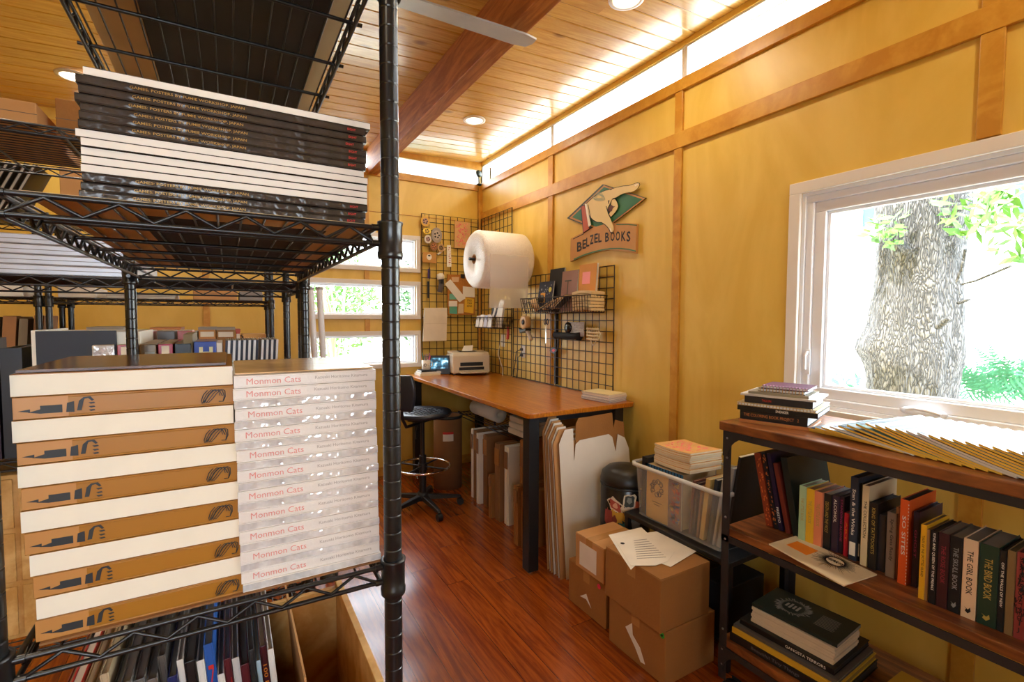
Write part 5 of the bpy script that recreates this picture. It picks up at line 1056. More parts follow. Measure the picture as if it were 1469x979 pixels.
# ---- books on the lower shelf
def flat_pile(items, base, yaw, x0, y1):
    z = base
    for (t, ln, dp, cc, pc, nm, kw, dx, dy) in items:
        V = Vector((math.sin(yaw), -math.cos(yaw), 0)); Wd = Vector((math.cos(yaw), math.sin(yaw), 0))
        book(kw.pop('n', 'flat_book'), nm, (x0+dx, y1+dy, z+.0002), V, Wd, t, ln, dp, cc if not isinstance(cc, str) else pm(cc, .4), pc if not isinstance(pc, str) else pm(pc, .8), **kw); z += t+.0003
    return z
def oval_cover(e, t, h, d):
    mb = MB(); random.seed(5)
    for k in range(60):
        a = 2*PI*k/60; r1 = random.uniform(.75, 1.05); cx_, cy_ = d*.52, h*.36
        p0 = (t+.0002, cy_+.058*math.cos(a)*.62, cx_+.04*math.sin(a)); p1 = (t+.0002, cy_+.062*r1*math.cos(a+.03), cx_+.066*r1*math.sin(a+.03)); p2 = (t+.0002, cy_+.062*r1*.9*math.cos(a-.05), cx_+.066*r1*.9*math.sin(a-.05))
        mb.prism([p0, p1, p2], (.0004, 0, 0))
    obj('white_oval_print', mb, pm('8f8b84'), e)
    m2 = MB()
    for j in range(9): m2.box((t+.0001, h*.66, d*(.30+.05*j)), (t+.0005, h*(.86+.02*random.random()), d*(.315+.05*j)))
    obj('cover_text', m2, pm('7a7670'), e)
    m4 = MB()
    for j in range(4): m4.box((t+.0001, h*(.27+.045*j), d*(.46-.02*(j % 2))), (t+.0006, h*(.295+.045*j), d*(.60+.03*(j % 2))))
    obj('centre_letters', m4, pm('9a968e'), e)
GREENB = pm('1a2c2a', .35)
zt = flat_pile([
 (.030, .38, .30, '141618', '3a352e', 'large black book at the bottom of the lower shelf pile', dict(title='Beautiful Tiny Things', tm=pm('5c6068'), tfrac=.45, th=.5, tpos=.45), -.01, .0),
 (.022, .37, .29, 'caa12c', '8a6a2a', 'large yellow edged book in the lower shelf pile', dict(), -.005, -.005),
 (.012, .36, .28, '55514c', '5a544c', 'thin grey book on the yellow edged one', dict(), .0, -.008),
 (.020, .33, .27, '101012', '1c1a1a', 'black book with tattered lettering under the white-edged magazines', dict(title='GANGSTA TERRORS', tm=PAPER, tfrac=.4, th=.5, tpos=.72), .02, -.02)], LZ, .06, 1.655, 1.150)
z_ = zt
for k in range(6):
    book('magazine', '%s white-edged magazine from the bottom under the black oval-print magazine' % ['first', 'second', 'third', 'fourth', 'fifth', 'sixth'][k], (1.698+random.uniform(-.003, .003), 1.098+random.uniform(-.004, .003), z_+.0002), (.06, -1, 0), (1, .06, 0), .0095, .285, .185, pm('cfc0a4', .5), pm('cdb896', .8), group='white-edged magazines on the lower shelf', soft=True); z_ += .0098
book('magazine', 'black magazine with a white feathery oval print, topmost on the lower shelf pile', (1.700, 1.098, z_+.0002), (.08, -1, 0), (1, .08, 0), .012, .29, .19, GREENB, pm('8a8478'), extra=oval_cover, soft=True)
for k, (x, y, w_, l_, t_, cc, nm) in enumerate(((1.70, .72, .22, .26, .03, '1b1a1c', 'dark book lying right of the lower shelf pile'), (1.70, .44, .24, .25, .045, '3b2420', 'dark reddish book lying further right on the lower shelf'), (1.72, .17, .2, .22, .05, '191a1d', 'dark book at the right edge of the lower shelf'), (1.74, .71, .2, .22, .02, 'b8902c', 'mustard book peeking out on the lower shelf'))):
    book('flat_book', nm, (x, y, LZ+.0003+(.0305 if k == 3 else 0)), (0, -1, 0), (1, 0, 0), t_, l_, w_, pm(cc, .4), pm('5a5046'))
# ---- pile on the top board
tz = 1.106
items = [
 (.012, .235, .20, 'b87a4a', 'd8d4cc', 'thin copper-brown book at the bottom of the window pile', dict(title='THE COLOURED ALPHABET', tm=GD, tfrac=.5, th=.4), 0, 0),
 (.034, .225, .205, '14171c', 'dfe6ee', 'thick black book numbered 2 with copper lettering in the window pile', dict(title='THE COLORING BOOK PROJECT   2', tm=mat('copper_title', C('c07a48'), .45), tfrac=.82, th=.42, tpos=.47), .003, -.001),
 (.018, .265, .22, '101214', 'dfe6ee', 'black book with small white title above the numbered one', dict(title='SNEAKER', tm=WT, tfrac=.16, th=.5, tpos=.58), -.004, .006),
 (.011, .265, .23, 'b9a67c', 'e6ecf2', 'spiral bound book with brass rings in the window pile', dict(spiral=mat('brass_wire', C('b59a62'), .4, .5)), -.006, .008),
 (.026, .225, .19, '23252c', 'e2e9f1', 'dark book with tiny red title in the window pile', dict(title='TALLON', tm=RED, tfrac=.14, th=.32, tpos=.34), .012, -.012),
 (.007, .25, .21, 'c9c6c0', 'e6ecf2', 'thin pale book jutting out left in the window pile', dict(), .004, .0),
 (.010, .20, .18, '8f8874', 'e6ecf2', 'thin grey book below the two small spiral notebooks', dict(), .022, -.02),
 (.012, .155, .14, '2a2620', 'eef2f6', 'lower small spiral notebook with gold rings', dict(spiral=mat('gold_wire', C('c79a3c'), .4, .5), n='spiral_notebook'), .045, -.045),
 (.011, .155, .14, '5a3050', 'f2f4f8', 'upper small spiral notebook with pink rings, topmost of the window pile', dict(spiral=mat('pink_wire', C('b98aa8'), .4, .4), n='spiral_notebook'), .05, -.055)]
flat_pile(items, tz, .30, 1.675, 1.155)
# ---- fanned magazines
YEL = mat('yellow_page_edge', C('e8bc42'), .75, var=.08, vs=50); WHE = pm('d9d2c4', .7); MCOV = [pm(c, .25) for c in ('a9b6bb', '33405e', '9db1b8', '6f9a98', 'b0b8be', '2c3a50', '8fa2ad', 'a6b5ae')]
NF = 30; tk = .0076; dl = .027
def fan_profile(k):
    """side outline (distance along the row, height) of magazine k: left end raised, right end on the board"""
    n = 10; L_ = .235; lift = min(k, 8)*.0082
    return [(L_*i/n, lift*(1-i/n)**1.12) for i in range(n+1)]
for k in range(NF):
    y_left = .955-dl*k; x_n = 1.745-.0026*k*(1 if k < 22 else 1)-(.03 if k > 3 else .01*k); x_n = max(1.645, x_n); yawf = .16
    u = Vector((math.sin(yawf)*-.35, -1, 0)).normalized(); w = Vector((1, -.10-.0*k, 0)).normalized()
    e = thing('fanned_magazine', '%s magazine of the yellow-edged fan, counted from the book pile' % (['first']+ORD[1:])[k] if k < 30 else '', 'magazine', M=Matrix.Translation((x_n, y_left, tz+.0005)), group='yellow-edged magazines fanned on the bookcase top')
    pr_ = fan_profile(k); dpt = .30
    def slabm(z0_, z1_, a, b, i0=0):
        mb = MB()
        v = []
        for (s, hh) in pr_:
            for (ww, zz) in ((a, z0_), (b, z0_), (b, z1_), (a, z1_)): v.append(u*s+w*ww+Vector((0, 0, hh+zz)))
        n = len(pr_); f = [(0, 1, 2, 3), tuple((n-1)*4+i for i in (3, 2, 1, 0))]
        for i in range(n-1):
            for j in range(4): f.append((i*4+j, i*4+(j+1) % 4, (i+1)*4+(j+1) % 4, (i+1)*4+j))
        return mb.add(v, f)
    obj('page_block', slabm(.0006, tk-.0012, 0, dpt), WHE if k in (4, 12, 13, 21) else YEL, e)
    obj('cover', slabm(tk-.0012, tk-.0004, -.0005, dpt+.001), MCOV[(k*5) % 8], e)
    if k % 3: 
        q = lambda s, w_: u*s+w*w_+Vector((0, 0, min(k, 8)*.0082*(1-s/.235)**1.12+tk))
        obj('cover_band', MB().prism([q(.003, .01), q(.013, .01), q(.013, .29), q(.003, .29)], (0, 0, .0003)), pm('16223c', .4), e)
# ------------------------------------------------------------------ cardboard boxes on the floor
LAB = pm('e6e2d8', .6)
def carton(label, x0, x1, y0, y1, z0, z1, m=KRAFT, rot=0, extra=None):
    M_ = Matrix.Translation(((x0+x1)/2, (y0+y1)/2, z0))@Matrix.Rotation(math.radians(rot), 4, 'Z'); e = thing('cardboard_box', label, 'box', M=M_, group='cardboard boxes piled on the floor'); a, b, h = (x1-x0)/2, (y1-y0)/2, z1-z0
    obj('box_body', MB().box((-a, -b, 0), (a, b, h-.003)), m, e, bevel=.004)
    obj('top_flap', MB().box((-a+.001, -b+.001, h-.003), (a-.001, -.001, h)), m, e, bevel=.001); obj('top_flap', MB().box((-a+.001, .001, h-.003), (a-.001, b-.001, h)), m, e, bevel=.001)
    obj('packing_tape', MB().box((-a-.0006, -.024, h*.72), (a+.0006, .024, h+.0006)), mat('clear_tape', C('b88a52'), .2, var=.03), e)
    if extra: extra(e, a, b, h)
    return e
def torn(e, a, b, h):
    obj('torn_label', MB().prism([(-a-.0012, y, z) for y, z in ((.06, h*.55), (.02, h*.72), (.015, h*.5), (-.03, h*.36), (-.06, h*.12), (-.035, h*.10), (.0, h*.30))], (.001, 0, 0)), LAB, e)
    mb = MB(); disc(mb, (-a-.0008, -b+.018, h-.02), .0125, (-1, 0, 0), .0006, 16); obj('green_sticker', mb, pm('35b23c'), e)
    mb = MB(); disc(mb, (-a-.0016, -b+.018, h-.02), .005, (-1, 0, 0), .0006, 6); obj('sticker_arrow', mb, INK, e)
def torn2(e, a, b, h):
    obj('torn_label', MB().prism([(-a-.0012, y, z) for y, z in ((.05, h*.30), (.0, h*.46), (-.04, h*.22), (.0, h*.34))], (.001, 0, 0)), LAB, e)
    mb = MB(); disc(mb, (-a-.0008, -b+.05, h-.035), .0125, (-1, 0, 0), .0006, 16); obj('pink_sticker', mb, pm('e2355e'), e)
def lab1(e, a, b, h): obj('shipping_label', MB().box((-a-.0012, -.055, h*.12), (-a, .075, h*.80)), LAB, e)
carton('bottom right cardboard box with torn label and green sticker', 1.500, 1.805, 1.335, 1.672, 0, .228, KRAFT, 0, torn)
carton('upper right cardboard box carrying the loose papers', 1.470, 1.768, 1.338, 1.668, .229, .455, KRAFT, 0)
carton('bottom left cardboard box with pink sticker beside the mailers', 1.535, 1.775, 1.735, 2.03, 0, .225, KRAFT, 0, torn2)
carton('upper left cardboard box with white shipping label', 1.520, 1.775, 1.735, 1.955, .226, .40, KRAFT2, 0, lab1)
zz = .4565
for k, (pts, nm) in enumerate(([[(873, 768), (920, 757), (945, 780), (905, 818), (893, 800)], 'white sheet at the left of the papers on the cardboard box'], [[(905, 768), (950, 762), (1000, 791), (962, 814), (925, 800)], 'white sheet pointing right under the printed letter'], [[(884, 778), (921, 766), (968, 792), (958, 806), (940, 812), (905, 812)], 'printed letter with black round seal on top of the cardboard box'])):
    z_p = zz+.0012*k; o = tag(obj('loose_paper', MB().prism([at(*p, 'z', z_p) for p in pts], (0, 0, .0008)), pm('ece6d8', .6)), nm, 'paper')
    if k == 2:
        mb = MB(); c1, c2, c3 = at(897, 776, 'z', z_p+.0012), at(945, 800, 'z', z_p+.0012), at(908, 800, 'z', z_p+.0012)
        for j in range(9):
            f_ = (j+1.5)/11; a_, b_ = at(909+2*j*.3, 776+j*3.2, 'z', z_p+.0011), at(928+j*3.4, 774+j*3.2, 'z', z_p+.0011); s_ = Vector((.0008, .0012, 0)); mb.prism([a_-s_, b_-s_, b_+s_, a_+s_], (0, 0, .0003))
        obj('printed_lines', mb, pm('55524e'), o); m2 = MB(); cc_ = at(893, 780, 'z', z_p+.001); m2.prism([cc_+Vector((.010*math.cos(i*PI/8), .010*math.sin(i*PI/8), 0)) for i in range(16)], (0, 0, .0003)); obj('round_seal', m2, INK, o)
tag(obj('orange_slip', MB().prism([at(*p, 'z', zz+.0002) for p in ((938, 764), (944, 761), (956, 768), (950, 771))], (0, 0, .0007)), pm('e59a2c')), 'small orange slip sticking out behind the papers on the cardboard box', 'note')
# ------------------------------------------------------------------ waste bin
wb = thing('waste_bin', 'black round waste bin covered in stickers between the mailers and the plastic tub', 'bin', (1.920, 2.02, 0)); wb.scale.z = 1.055
obj('bin_body', MB().lathe([(0, 0), (.135, 0), (.137, .01), (.137, .545), (.133, .55), (0, .55)], 40), mat('bin_black', (.008, .008, .009), .25, var=0), wb)
obj('lid', MB().lathe([(.128, .55), (.139, .55), (.140, .565), (.13, .60), (.10, .625), (.05, .637), (0, .64)], 40), mat('lid_black', (.012, .011, .010), .4, var=0), wb)
obj('rim_line', MB().lathe([(.1375, .535), (.1395, .537), (.1395, .541), (.1375, .543)], 40, closed=True), GUNM, wb)
def stk(ang, z, w_, h_, col, shp=8, lift=0., rot=0):
    z += .08; w_ *= .95; h_ *= .95; mb = MB(); k = 14; R_ = .1380+lift; ring = []
    for i in range(k):
        a = 2*PI*i/k; r = 1+.18*math.sin(shp*a+ang); dx = (w_/2*r*math.cos(a)*math.cos(rot)-h_/2*r*math.sin(a)*math.sin(rot)); dz = (w_/2*r*math.cos(a)*math.sin(rot)+h_/2*r*math.sin(a)*math.cos(rot)); th = math.radians(ang)+dx/R_
        ring.append((R_*math.cos(th), R_*math.sin(th), z+dz))
    th = math.radians(ang); c = (R_*math.cos(th)*1.004, R_*math.sin(th)*1.004, z); mb.add([c]+ring, [(0, 1+i, 1+(i+1) % k) for i in range(k)], True); return obj('sticker', mb, pm(col), wb)
for s in ((204, .375, .11, .07, 'dccdb4', 5, .0, -.6), (204, .375, .085, .045, 'a8483c', 4, .0015, -.6), (205, .375, .03, .03, 'd9a890', 3, .0025, 0), (236, .395, .08, .11, 'ddd3c0', 4, .0, -.35), (236, .405, .058, .07, '3c4340', 4, .0015, -.35), (236, .41, .03, .035, '8b928c', 5, .0025, 0), (218, .315, .06, .08, 'c79a33', 7, .0005, .4), (250, .33, .07, .06, '7a8a86', 5, .0005, 0), (190, .30, .05, .10, '8f3f3a', 6, .0005, 0), (200, .31, .075, .085, 'c79a33', 6, .0, .2), (203, .30, .03, .05, '7a3b30', 4, .0016, 0),
          (225, .27, .095, .07, '1c3b3c', 2, .0005, 0), (225, .27, .075, .045, '3f8f8c', 7, .002, 0), (252, .29, .06, .07, '9c958a', 5, .0, 0), (182, .30, .04, .10, 'a34a44', 6, .0, 0), (176, .22, .05, .05, 'd9cdbc', 4, .0, 0), (255, .37, .04, .08, 'b5522f', 5, .0, 0), (190, .22, .06, .04, 'c9bfae', 5, .0, 0)): stk(*s)
# ------------------------------------------------------------------ plastic tub on a low black stand
sd = thing('low_stand', 'low black metal stand with dark boxes beneath, carrying the plastic tub', 'stand', (2.0, 1.57, 0))
for x in (-.20, .20):
    for y in (-.30, .30): obj('leg', MB().box((x-.012, y-.012, 0), (x+.012, y+.012, .455)), BLACKP, sd)
obj('stand_top', MB().box((-.215, -.315, .455), (.215, .315, .478)), BLACKP, sd, bevel=.003); obj('lower_shelf', MB().box((-.19, -.29, .10), (.19, .29, .112)), BLACKP, sd)
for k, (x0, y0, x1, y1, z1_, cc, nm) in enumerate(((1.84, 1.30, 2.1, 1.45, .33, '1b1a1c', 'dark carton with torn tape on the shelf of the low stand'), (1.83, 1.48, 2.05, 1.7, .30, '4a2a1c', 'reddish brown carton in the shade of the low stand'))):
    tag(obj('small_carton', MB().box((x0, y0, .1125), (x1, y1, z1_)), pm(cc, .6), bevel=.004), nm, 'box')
TX0, TX1, TY0, TY1, TZ0, TZ1 = 1.80, 2.20, 1.30, 1.865, .480, .752
tub = thing('plastic_tub', 'clear plastic storage tub full of books between the waste bin and bookcase', 'tub', (2.0, 1.58, TZ0))
def ring_pts(x0, x1, y0, y1, r, z, n=5): return [(a-2.0, b-1.58, c-TZ0) for a, b, c in rr(x0, x1, y0, y1, r, z, n)]
def shell(loops):
    mb = MB(); n = len(loops[0]); v = [p for l in loops for p in l]; f = [(i*n+j, i*n+(j+1) % n, (i+1)*n+(j+1) % n, (i+1)*n+j) for i in range(len(loops)-1) for j in range(n)]; return mb.add(v, f, True)
s_ = shell([ring_pts(TX0+.03, TX1-.03, TY0+.03, TY1-.03, .03, TZ0), ring_pts(TX0+.012, TX1-.012, TY0+.012, TY1-.012, .04, TZ1-.02), ring_pts(TX0+.010, TX1-.010, TY0+.010, TY1-.010, .04, TZ1)]); s_.add(ring_pts(TX0+.03, TX1-.03, TY0+.03, TY1-.03, .03, TZ0), [tuple(range(24))])
obj('tub_wall', s_, TUBP, tub)
obj('tub_rim', shell([ring_pts(TX0+.010, TX1-.010, TY0+.010, TY1-.010, .04, TZ1-.004), ring_pts(TX0-.004, TX1+.004, TY0-.004, TY1+.004, .045, TZ1-.016), ring_pts(TX0-.004, TX1+.004, TY0-.004, TY1+.004, .045, TZ1), ring_pts(TX0+.008, TX1-.008, TY0+.008, TY1-.008, .04, TZ1+.001)]), veil('tub_rim_plastic', (.8, .78, .72), .62, .25), tub)
# books inside: covers towards the room stand against the near wall
def standing(nm, x, y0, y1, z0, z1, th, cc, pc='cfc3a8', extra=None, lean=0, group='books inside the plastic tub'):
    e = thing('tub_book', nm, 'book', M=Matrix.Translation((x, y0, z0))@Matrix.Rotation(math.radians(lean), 4, 'Y'), group=group); w_ = y1-y0; h_ = z1-z0
    obj('cover', MB().box((0, 0, 0), (.0012, w_, h_)).box((th-.0012, 0, 0), (th, w_, h_)), pm(cc, .45), e); obj('page_block', MB().box((.0012, .001, .001), (th-.0012, w_-.001, h_-.001)), pm(pc, .8), e)
    if extra: extra(e, w_, h_)
    return e
def swirl(e, w_, h_):
    mb = MB()
    for k in range(9):
        cy_, cz_ = w_*(.5+.22*math.cos(k*2.4)), h_*(.66+.13*math.sin(k*2.4)); r0 = .016
        mb.tube([(-.0006, cy_+r0*(1-.06*i)*math.cos(i*.7+k), cz_+r0*(1-.06*i)*math.sin(i*.7+k)) for i in range(12)], .0022, 4)
    obj('ornate_lettering', mb, pm('4a3c2c'), e); m2 = MB(); 
    for j, (a, b) in enumerate(((.28, .72), (.36, .64))): m2.box((-.0006, w_*a, h_*(.36-.05*j)), (0, w_*b, h_*(.36-.05*j)+.003))
    obj('small_text', m2, pm('5a4a34'), e)
def colour_art(e, w_, h_):
    random.seed(9)
    for cc in ('c9652c', '5f6f96', 'a5403a', 'cfa24a'):
        mb = MB()
        for k in range(9): q = Vector((-.0008, random.uniform(.01, w_-.02), random.uniform(.02, h_-.03))); mb.prism([q, q+Vector((0, .03*random.random(), .012)), q+Vector((0, .02, .03*random.random())), q+Vector((0, -.004, .02))], (-.0004, 0, 0))
        obj('printed_art', mb, pm(cc), e)
standing('tan booklet with ornate black lettering pressed against the tub wall', TX0+.034, 1.635, 1.775, TZ0+.004, TZ0+.255, .012, 'c89c52', extra=swirl)
standing('colourful illustrated booklet right of the tan one in the tub', TX0+.034, 1.555, 1.632, TZ0+.004, TZ0+.245, .010, '8a6a5a', extra=colour_art)
standing('dark bag-like folder at the far end of the tub', TX0+.05, 1.785, 1.825, TZ0+.004, TZ0+.30, .25, '16171a', '1a1a1c')
blue = standing('blue striped box front showing below the pink topped pile in the tub', TX0+.03+.02, 1.56, 1.80, TZ0+.004, TZ0+.272, .24, '2c6a94', 'b9a27a')
mb = MB()
for j in range(12): mb.box((-.001, .01+.0185*j, .20), (0, .018+.0185*j, .268))
obj('dark_stripes', mb, pm('16344a'), blue)
zt = TZ0+.277
for k in range(10):
    kk_ = 9-k; e = thing('soft_booklet', '%s booklet of the pink printed pile in the plastic tub' % ORD[k], 'booklet', M=Matrix.Translation((TX0+.045+random.uniform(-.004, .004), 1.515+random.uniform(-.006, .006), zt+.0098*kk_))@Matrix.Rotation(-.10, 4, 'Z'), group='pink printed booklets in the tub')
    n_ = 8; w_, l_ = .20, .245
    def curved(z0_, z1_):
        mb = MB(); v = []
        for i in range(n_+1):
            s = i/n_; hh = .014*(1-s)**2+.006*s*s
            for (xx, zz_) in ((0, z0_), (w_, z0_), (w_, z1_), (0, z1_)): v.append((xx, l_*s, hh+zz_))
        f = [(0, 1, 2, 3), tuple(n_*4+i for i in (3, 2, 1, 0))]
        for i in range(n_):
            for j in range(4): f.append((i*4+j, i*4+(j+1) % 4, (i+1)*4+(j+1) % 4, (i+1)*4+j))
        return mb.add(v, f)
    obj('page_block', curved(.0005, .0080), pm('d9c9a6', .8), e); obj('cover', curved(.0080, .0092), pm('d8a25e', .5), e)
    if k == 0:
        mb = MB(); random.seed(21)
        for j in range(70):
            s = random.uniform(.12, .9); q = Vector((random.uniform(.03, .17), l_*s, .014*(1-s)**2+.006*s*s+.0094)); a_ = random.random()*6; mb.tube([q, q+Vector((.010*math.cos(a_), .010*math.sin(a_), .0003)), q+Vector((.016*math.cos(a_+.8), .016*math.sin(a_+.8), .0003))], .0016, 4)
        obj('pink_print', mb, PINK, e)
for k, (y, th, cc, pc, ln, z1_) in enumerate(((1.515, .012, '6b3a2a', '9a7a50', 4, .27), (1.495, .012, '3a2420', '7a6248', 4, .265), (1.475, .010, '8a5a34', 'a08458', 5, .26), (1.445, .022, 'c7a25a', 'a39068', 6, .30), (1.41, .018, '2a2c30', '8e887a', 7, .31), (1.388, .010, '9a958a', 'a8a294', 8, .32), (1.355, .022, '8f8d86', '9c988c', 9, .385))):
    a_ = math.radians(ln); e = book('tub_book', '%s book standing at the near end of the tub, spine out' % (['first']+ORD[1:])[k], (TX0+.05, y-.005, TZ0+.004+.002), Vector((0, -math.sin(a_)*-1, math.cos(a_))).normalized() if False else Vector((0, -math.sin(a_), math.cos(a_))), (1, 0, 0), th, z1_-.01, .20, pm(cc, .5), pm(pc, .85), group='books at the near end of the tub')
# tall black board leaning at the near end
nb_ = thing('black_portfolio', 'large black portfolio with pale edge leaning in the tub behind the bookcase post', 'portfolio', M=Matrix.Translation((TX0+.06, 1.340, TZ0+.006))@Matrix.Rotation(math.radians(8), 4, 'X'))
obj('board', MB().box((0, -.012, 0), (.30, 0, .43)), pm('101012', .5), nb_); obj('pale_edge', MB().prism([(-.0, -.0115, .4302), (.30, -.0115, .4302), (.30, -.0005, .4302), (0, -.0005, .4302)], (0, 0, .002)), pm('cfc3a0'), nb_)
# ------------------------------------------------------------------ goods on the rear racks
def boxthing(name, label, cat, x0, x1, y0, y1, z0, z1, m, group=None, bevel=.003, rot=0, seam=True):
    M_ = Matrix.Translation(((x0+x1)/2, (y0+y1)/2, z0))@Matrix.Rotation(math.radians(rot), 4, 'Z'); e = thing(name, label, cat, M=M_, group=group); a, b, h = (x1-x0)/2, (y1-y0)/2, z1-z0
    obj('body', MB().box((-a, -b, 0), (a, b, h)), m, e, bevel=bevel)
    if seam: obj('edge_seam', MB().box((-a-.0005, -b-.0006, h*.46), (a+.0005, -b+.0005, h*.46+.0015)), pm('6a5a4c'), e)
    return e
BZ2, BZT, BZ1 = 1.6035, 1.9785, 1.1385
SILV = mat('silver_box', C('b9bac0'), .3, .2, var=.06, vs=20)
for k in range(4): boxthing('silver_box', '%s long silvery box of the pile behind the near rack' % ORD[3-k], 'box', -.72+.004*k, -.212+.006*(k % 2), 1.67, 2.05, BZ2+.0255*k, BZ2+.0253*(k+1), SILV, 'silvery boxes behind the near rack')
boxthing('kraft_tray', 'kraft cardboard tray on the uppermost deck at the left edge', 'box', -.70, -.405, 1.68, 2.10, BZT, BZT+.055, KRAFT2, None)
boxthing('cardboard_box', 'small tall kraft box on the uppermost deck, half behind the wide books', 'box', -.385, -.25, 1.75, 1.95, BZT, BZT+.10, KRAFT)
ZC3 = 1.964
for k in range(9):
    M_ = Matrix.Translation((-1.10+.030*k, 3.10, ZC3))@Matrix.Rotation(math.radians(24), 4, 'Y'); e = thing('thin_magazine', '%s dark thin magazine leaning at the far left upper deck' % (['first']+ORD[1:])[k], 'magazine', M=M_, group='magazines leaning on the far left upper deck')
    obj('cover', MB().box((-.012, 0, 0), (-.010, .22, .26)).box((-.002, 0, 0), (0, .22, .26)), pm(('2a2a2e', '3c3430', '222024')[k % 3], .4), e); obj('page_block', MB().box((-.010, .001, 0), (-.002, .219, .259)), pm('a39c92'), e)
boxthing('cardboard_box', 'open tan cardboard box right of the leaning magazines on the far deck', 'box', -.70, -.53, 3.10, 3.34, ZC3, ZC3+.24, KRAFT2, rot=12)
bl_ = boxthing('cardboard_box', 'orange-brown box with a white label on the far deck', 'box', -.50, -.40, 3.12, 3.34, ZC3, ZC3+.22, KRAFT, rot=18); obj('shipping_label', MB().box((-.03, -.1115, .05), (.02, -.11, .17)), LAB, bl_)
boxthing('cardboard_box', 'square kraft box on the far deck against the wide book stack', 'box', -.37, -.16, 3.12, 3.36, ZC3, ZC3+.20, KRAFT2)
ZC2 = 1.589
for k, (x0, x1, h, m, nm) in enumerate(((-.16, .045, .075, KRAFT2, 'kraft shipping box on the second far deck, left part'), (.055, .17, .05, pm('8a8480'), 'grey flat bundle beside the kraft box on the second far deck'), (-.52, -.24, .028, pm('b9b2a8'), 'pale flat folder on the second far deck'), (-.70, -.56, .05, pm('cfc7bb'), 'crumpled pale parcel at the left of the second far deck'), (-1.1, -.82, .06, pm('d9d2c6'), 'white flat parcel on the second deck at the far left'))):
    boxthing('flat_parcel', nm, 'parcel', x0, x1, 3.10, 3.38, ZC2, ZC2+h, m)
cb_ = thing('pine_cabinet', 'pale pine cabinet with dark knobs at the left edge behind the brown and cream stack', 'cabinet', (-.44, 1.90, .6640))
obj('cabinet_body', MB().box((-.27, -.20, 0), (.19, .19, .43)), CRATEW, cb_, bevel=.003)
for i in range(3):
    for j in range(2):
        dw = obj('drawer', MB().box((-.26+.225*j, -.206, .012+.14*i), (-.045+.225*j, -.20, .14+.14*i)), CRATEW, cb_, bevel=.002); obj('knob', MB().lathe([(0, 0), (.005, .0), (.009, .012), (0, .016)], 12, M=Matrix.Translation((-.15+.225*j, -.206, .076+.14*i))@Matrix.Rotation(PI/2, 4, 'X')), BLACKPL, dw)
for k, (x0, t, h, cc, nm) in enumerate(((-.60, .05, .30, '17181c', 'black ring binder at the left edge behind the brown and cream stack'), (-.545, .045, .26, '2d1d30', 'dark purple book at the left edge beside the black binder'), (-.495, .04, .28, '20242c', 'dark slate book left of the large dark blue folder'))):
    e = thing('upright_book', nm, 'book', (x0, 1.69, BZ1)); obj('cover', MB().box((0, 0, 0), (t, .002, h)).box((0, .002, 0), (.002, .24, h)).box((t-.002, .002, 0), (t, .24, h)), pm(cc, .4), e); obj('page_block', MB().box((.002, .002, .002), (t-.002, .238, h-.004)), pm('8a8478', .8), e)
# lower goods of rack B (behind the near rack): dark folder, wrapped books, blue box, striped books
bd = thing('dark_folder', 'large dark blue folder with a white edge, left behind the brown and cream stack', 'folder', M=Matrix.Translation((-.436, 1.69, BZ1))@Matrix.Rotation(math.radians(0), 4, 'Z'))
obj('board', MB().box((.008, 0, 0), (.17, .012, .322)), pm('232733', .5), bd); obj('white_edge', MB().box((0, 0, 0), (.008, .30, .324)), PAPER, bd)
obj('loose_sheets', MB().box((.01, .014, 0), (.22, .30, .318)), PAPER, bd)
seq = [(-.335, .050, '1f2a30', 'dark crinkled plastic wrapped', 'S'), (-.282, .046, 'a5304c', 'cream and crimson', 'C'), (-.234, .040, '6e5a3a', 'olive brown cardboard', 'K'), (-.192, .036, 'a5304c', 'second cream and crimson', 'C'), (-.154, .042, '15202a', 'glossy black wrapped', 'S')]
for x0, t, cc, nm, kind in seq:
    e = thing('wrapped_book', nm+' book in the row behind the brown and cream stack', 'book', M=Matrix.Translation((x0+.02, 1.675, BZ1)), group='wrapped books behind the front stacks')
    mm = SHRINK if kind == 'S' and 'crinkled' in nm else pm(cc, .25)
    obj('book_body', MB().box((0, 0, 0), (t*.94, .30, .283)), mm, e, bevel=.002); obj('page_top', MB().box((.002, .002, .283), (t*.94-.002, .298, .2845)), pm('a08a6c'), e)
    if kind == 'C': obj('cream_spine_label', MB().box((.008, -.0012, .02), (t*.94-.008, 0, .278)), pm('e2d3bd'), e)
    if kind == 'K': obj('spine_label', MB().box((.012, -.0012, .235), (t*.94-.004, 0, .262)), pm('9aa39a'), e); obj('spine_label', MB().box((.008, -.0012, .19), (t*.94-.004, 0, .218)), pm('9aa39a'), e)
for k, (x0, t, cc, nm) in enumerate(((-.335, .05, '9a9ea4', 'grey wrapped'), (-.28, .035, 'a03038', 'red edged'), (-.235, .05, '77777c', 'dull grey'), (-.18, .045, 'b0463c', 'orange-red topped'))):
    e = thing('wrapped_book', nm+' book in the second row, behind the crimson ones', 'book', M=Matrix.Translation((x0+.03, 1.985, BZ1)), group='second row of wrapped books'); obj('book_body', MB().box((0, 0, 0), (t*.95, .13, .312)), pm(cc, .3), e, bevel=.002); obj('page_top', MB().box((.002, .002, .312), (t*.95-.002, .128, .3135)), pm('b8a488'), e)
e = thing('book_box', 'brown mailing tube box with pale stickers between wrapped books and the blue box', 'box', M=Matrix.Translation((-.113, 1.68, BZ1))); e.name = 'mailing_box'
obj('body', MB().box((0, 0, 0), (.022, .26, .31)), pm('7d6a48', .6), e); obj('sticker', MB().box((.003, -.001, .24), (.019, 0, .28)), pm('b6b6a4'), e)
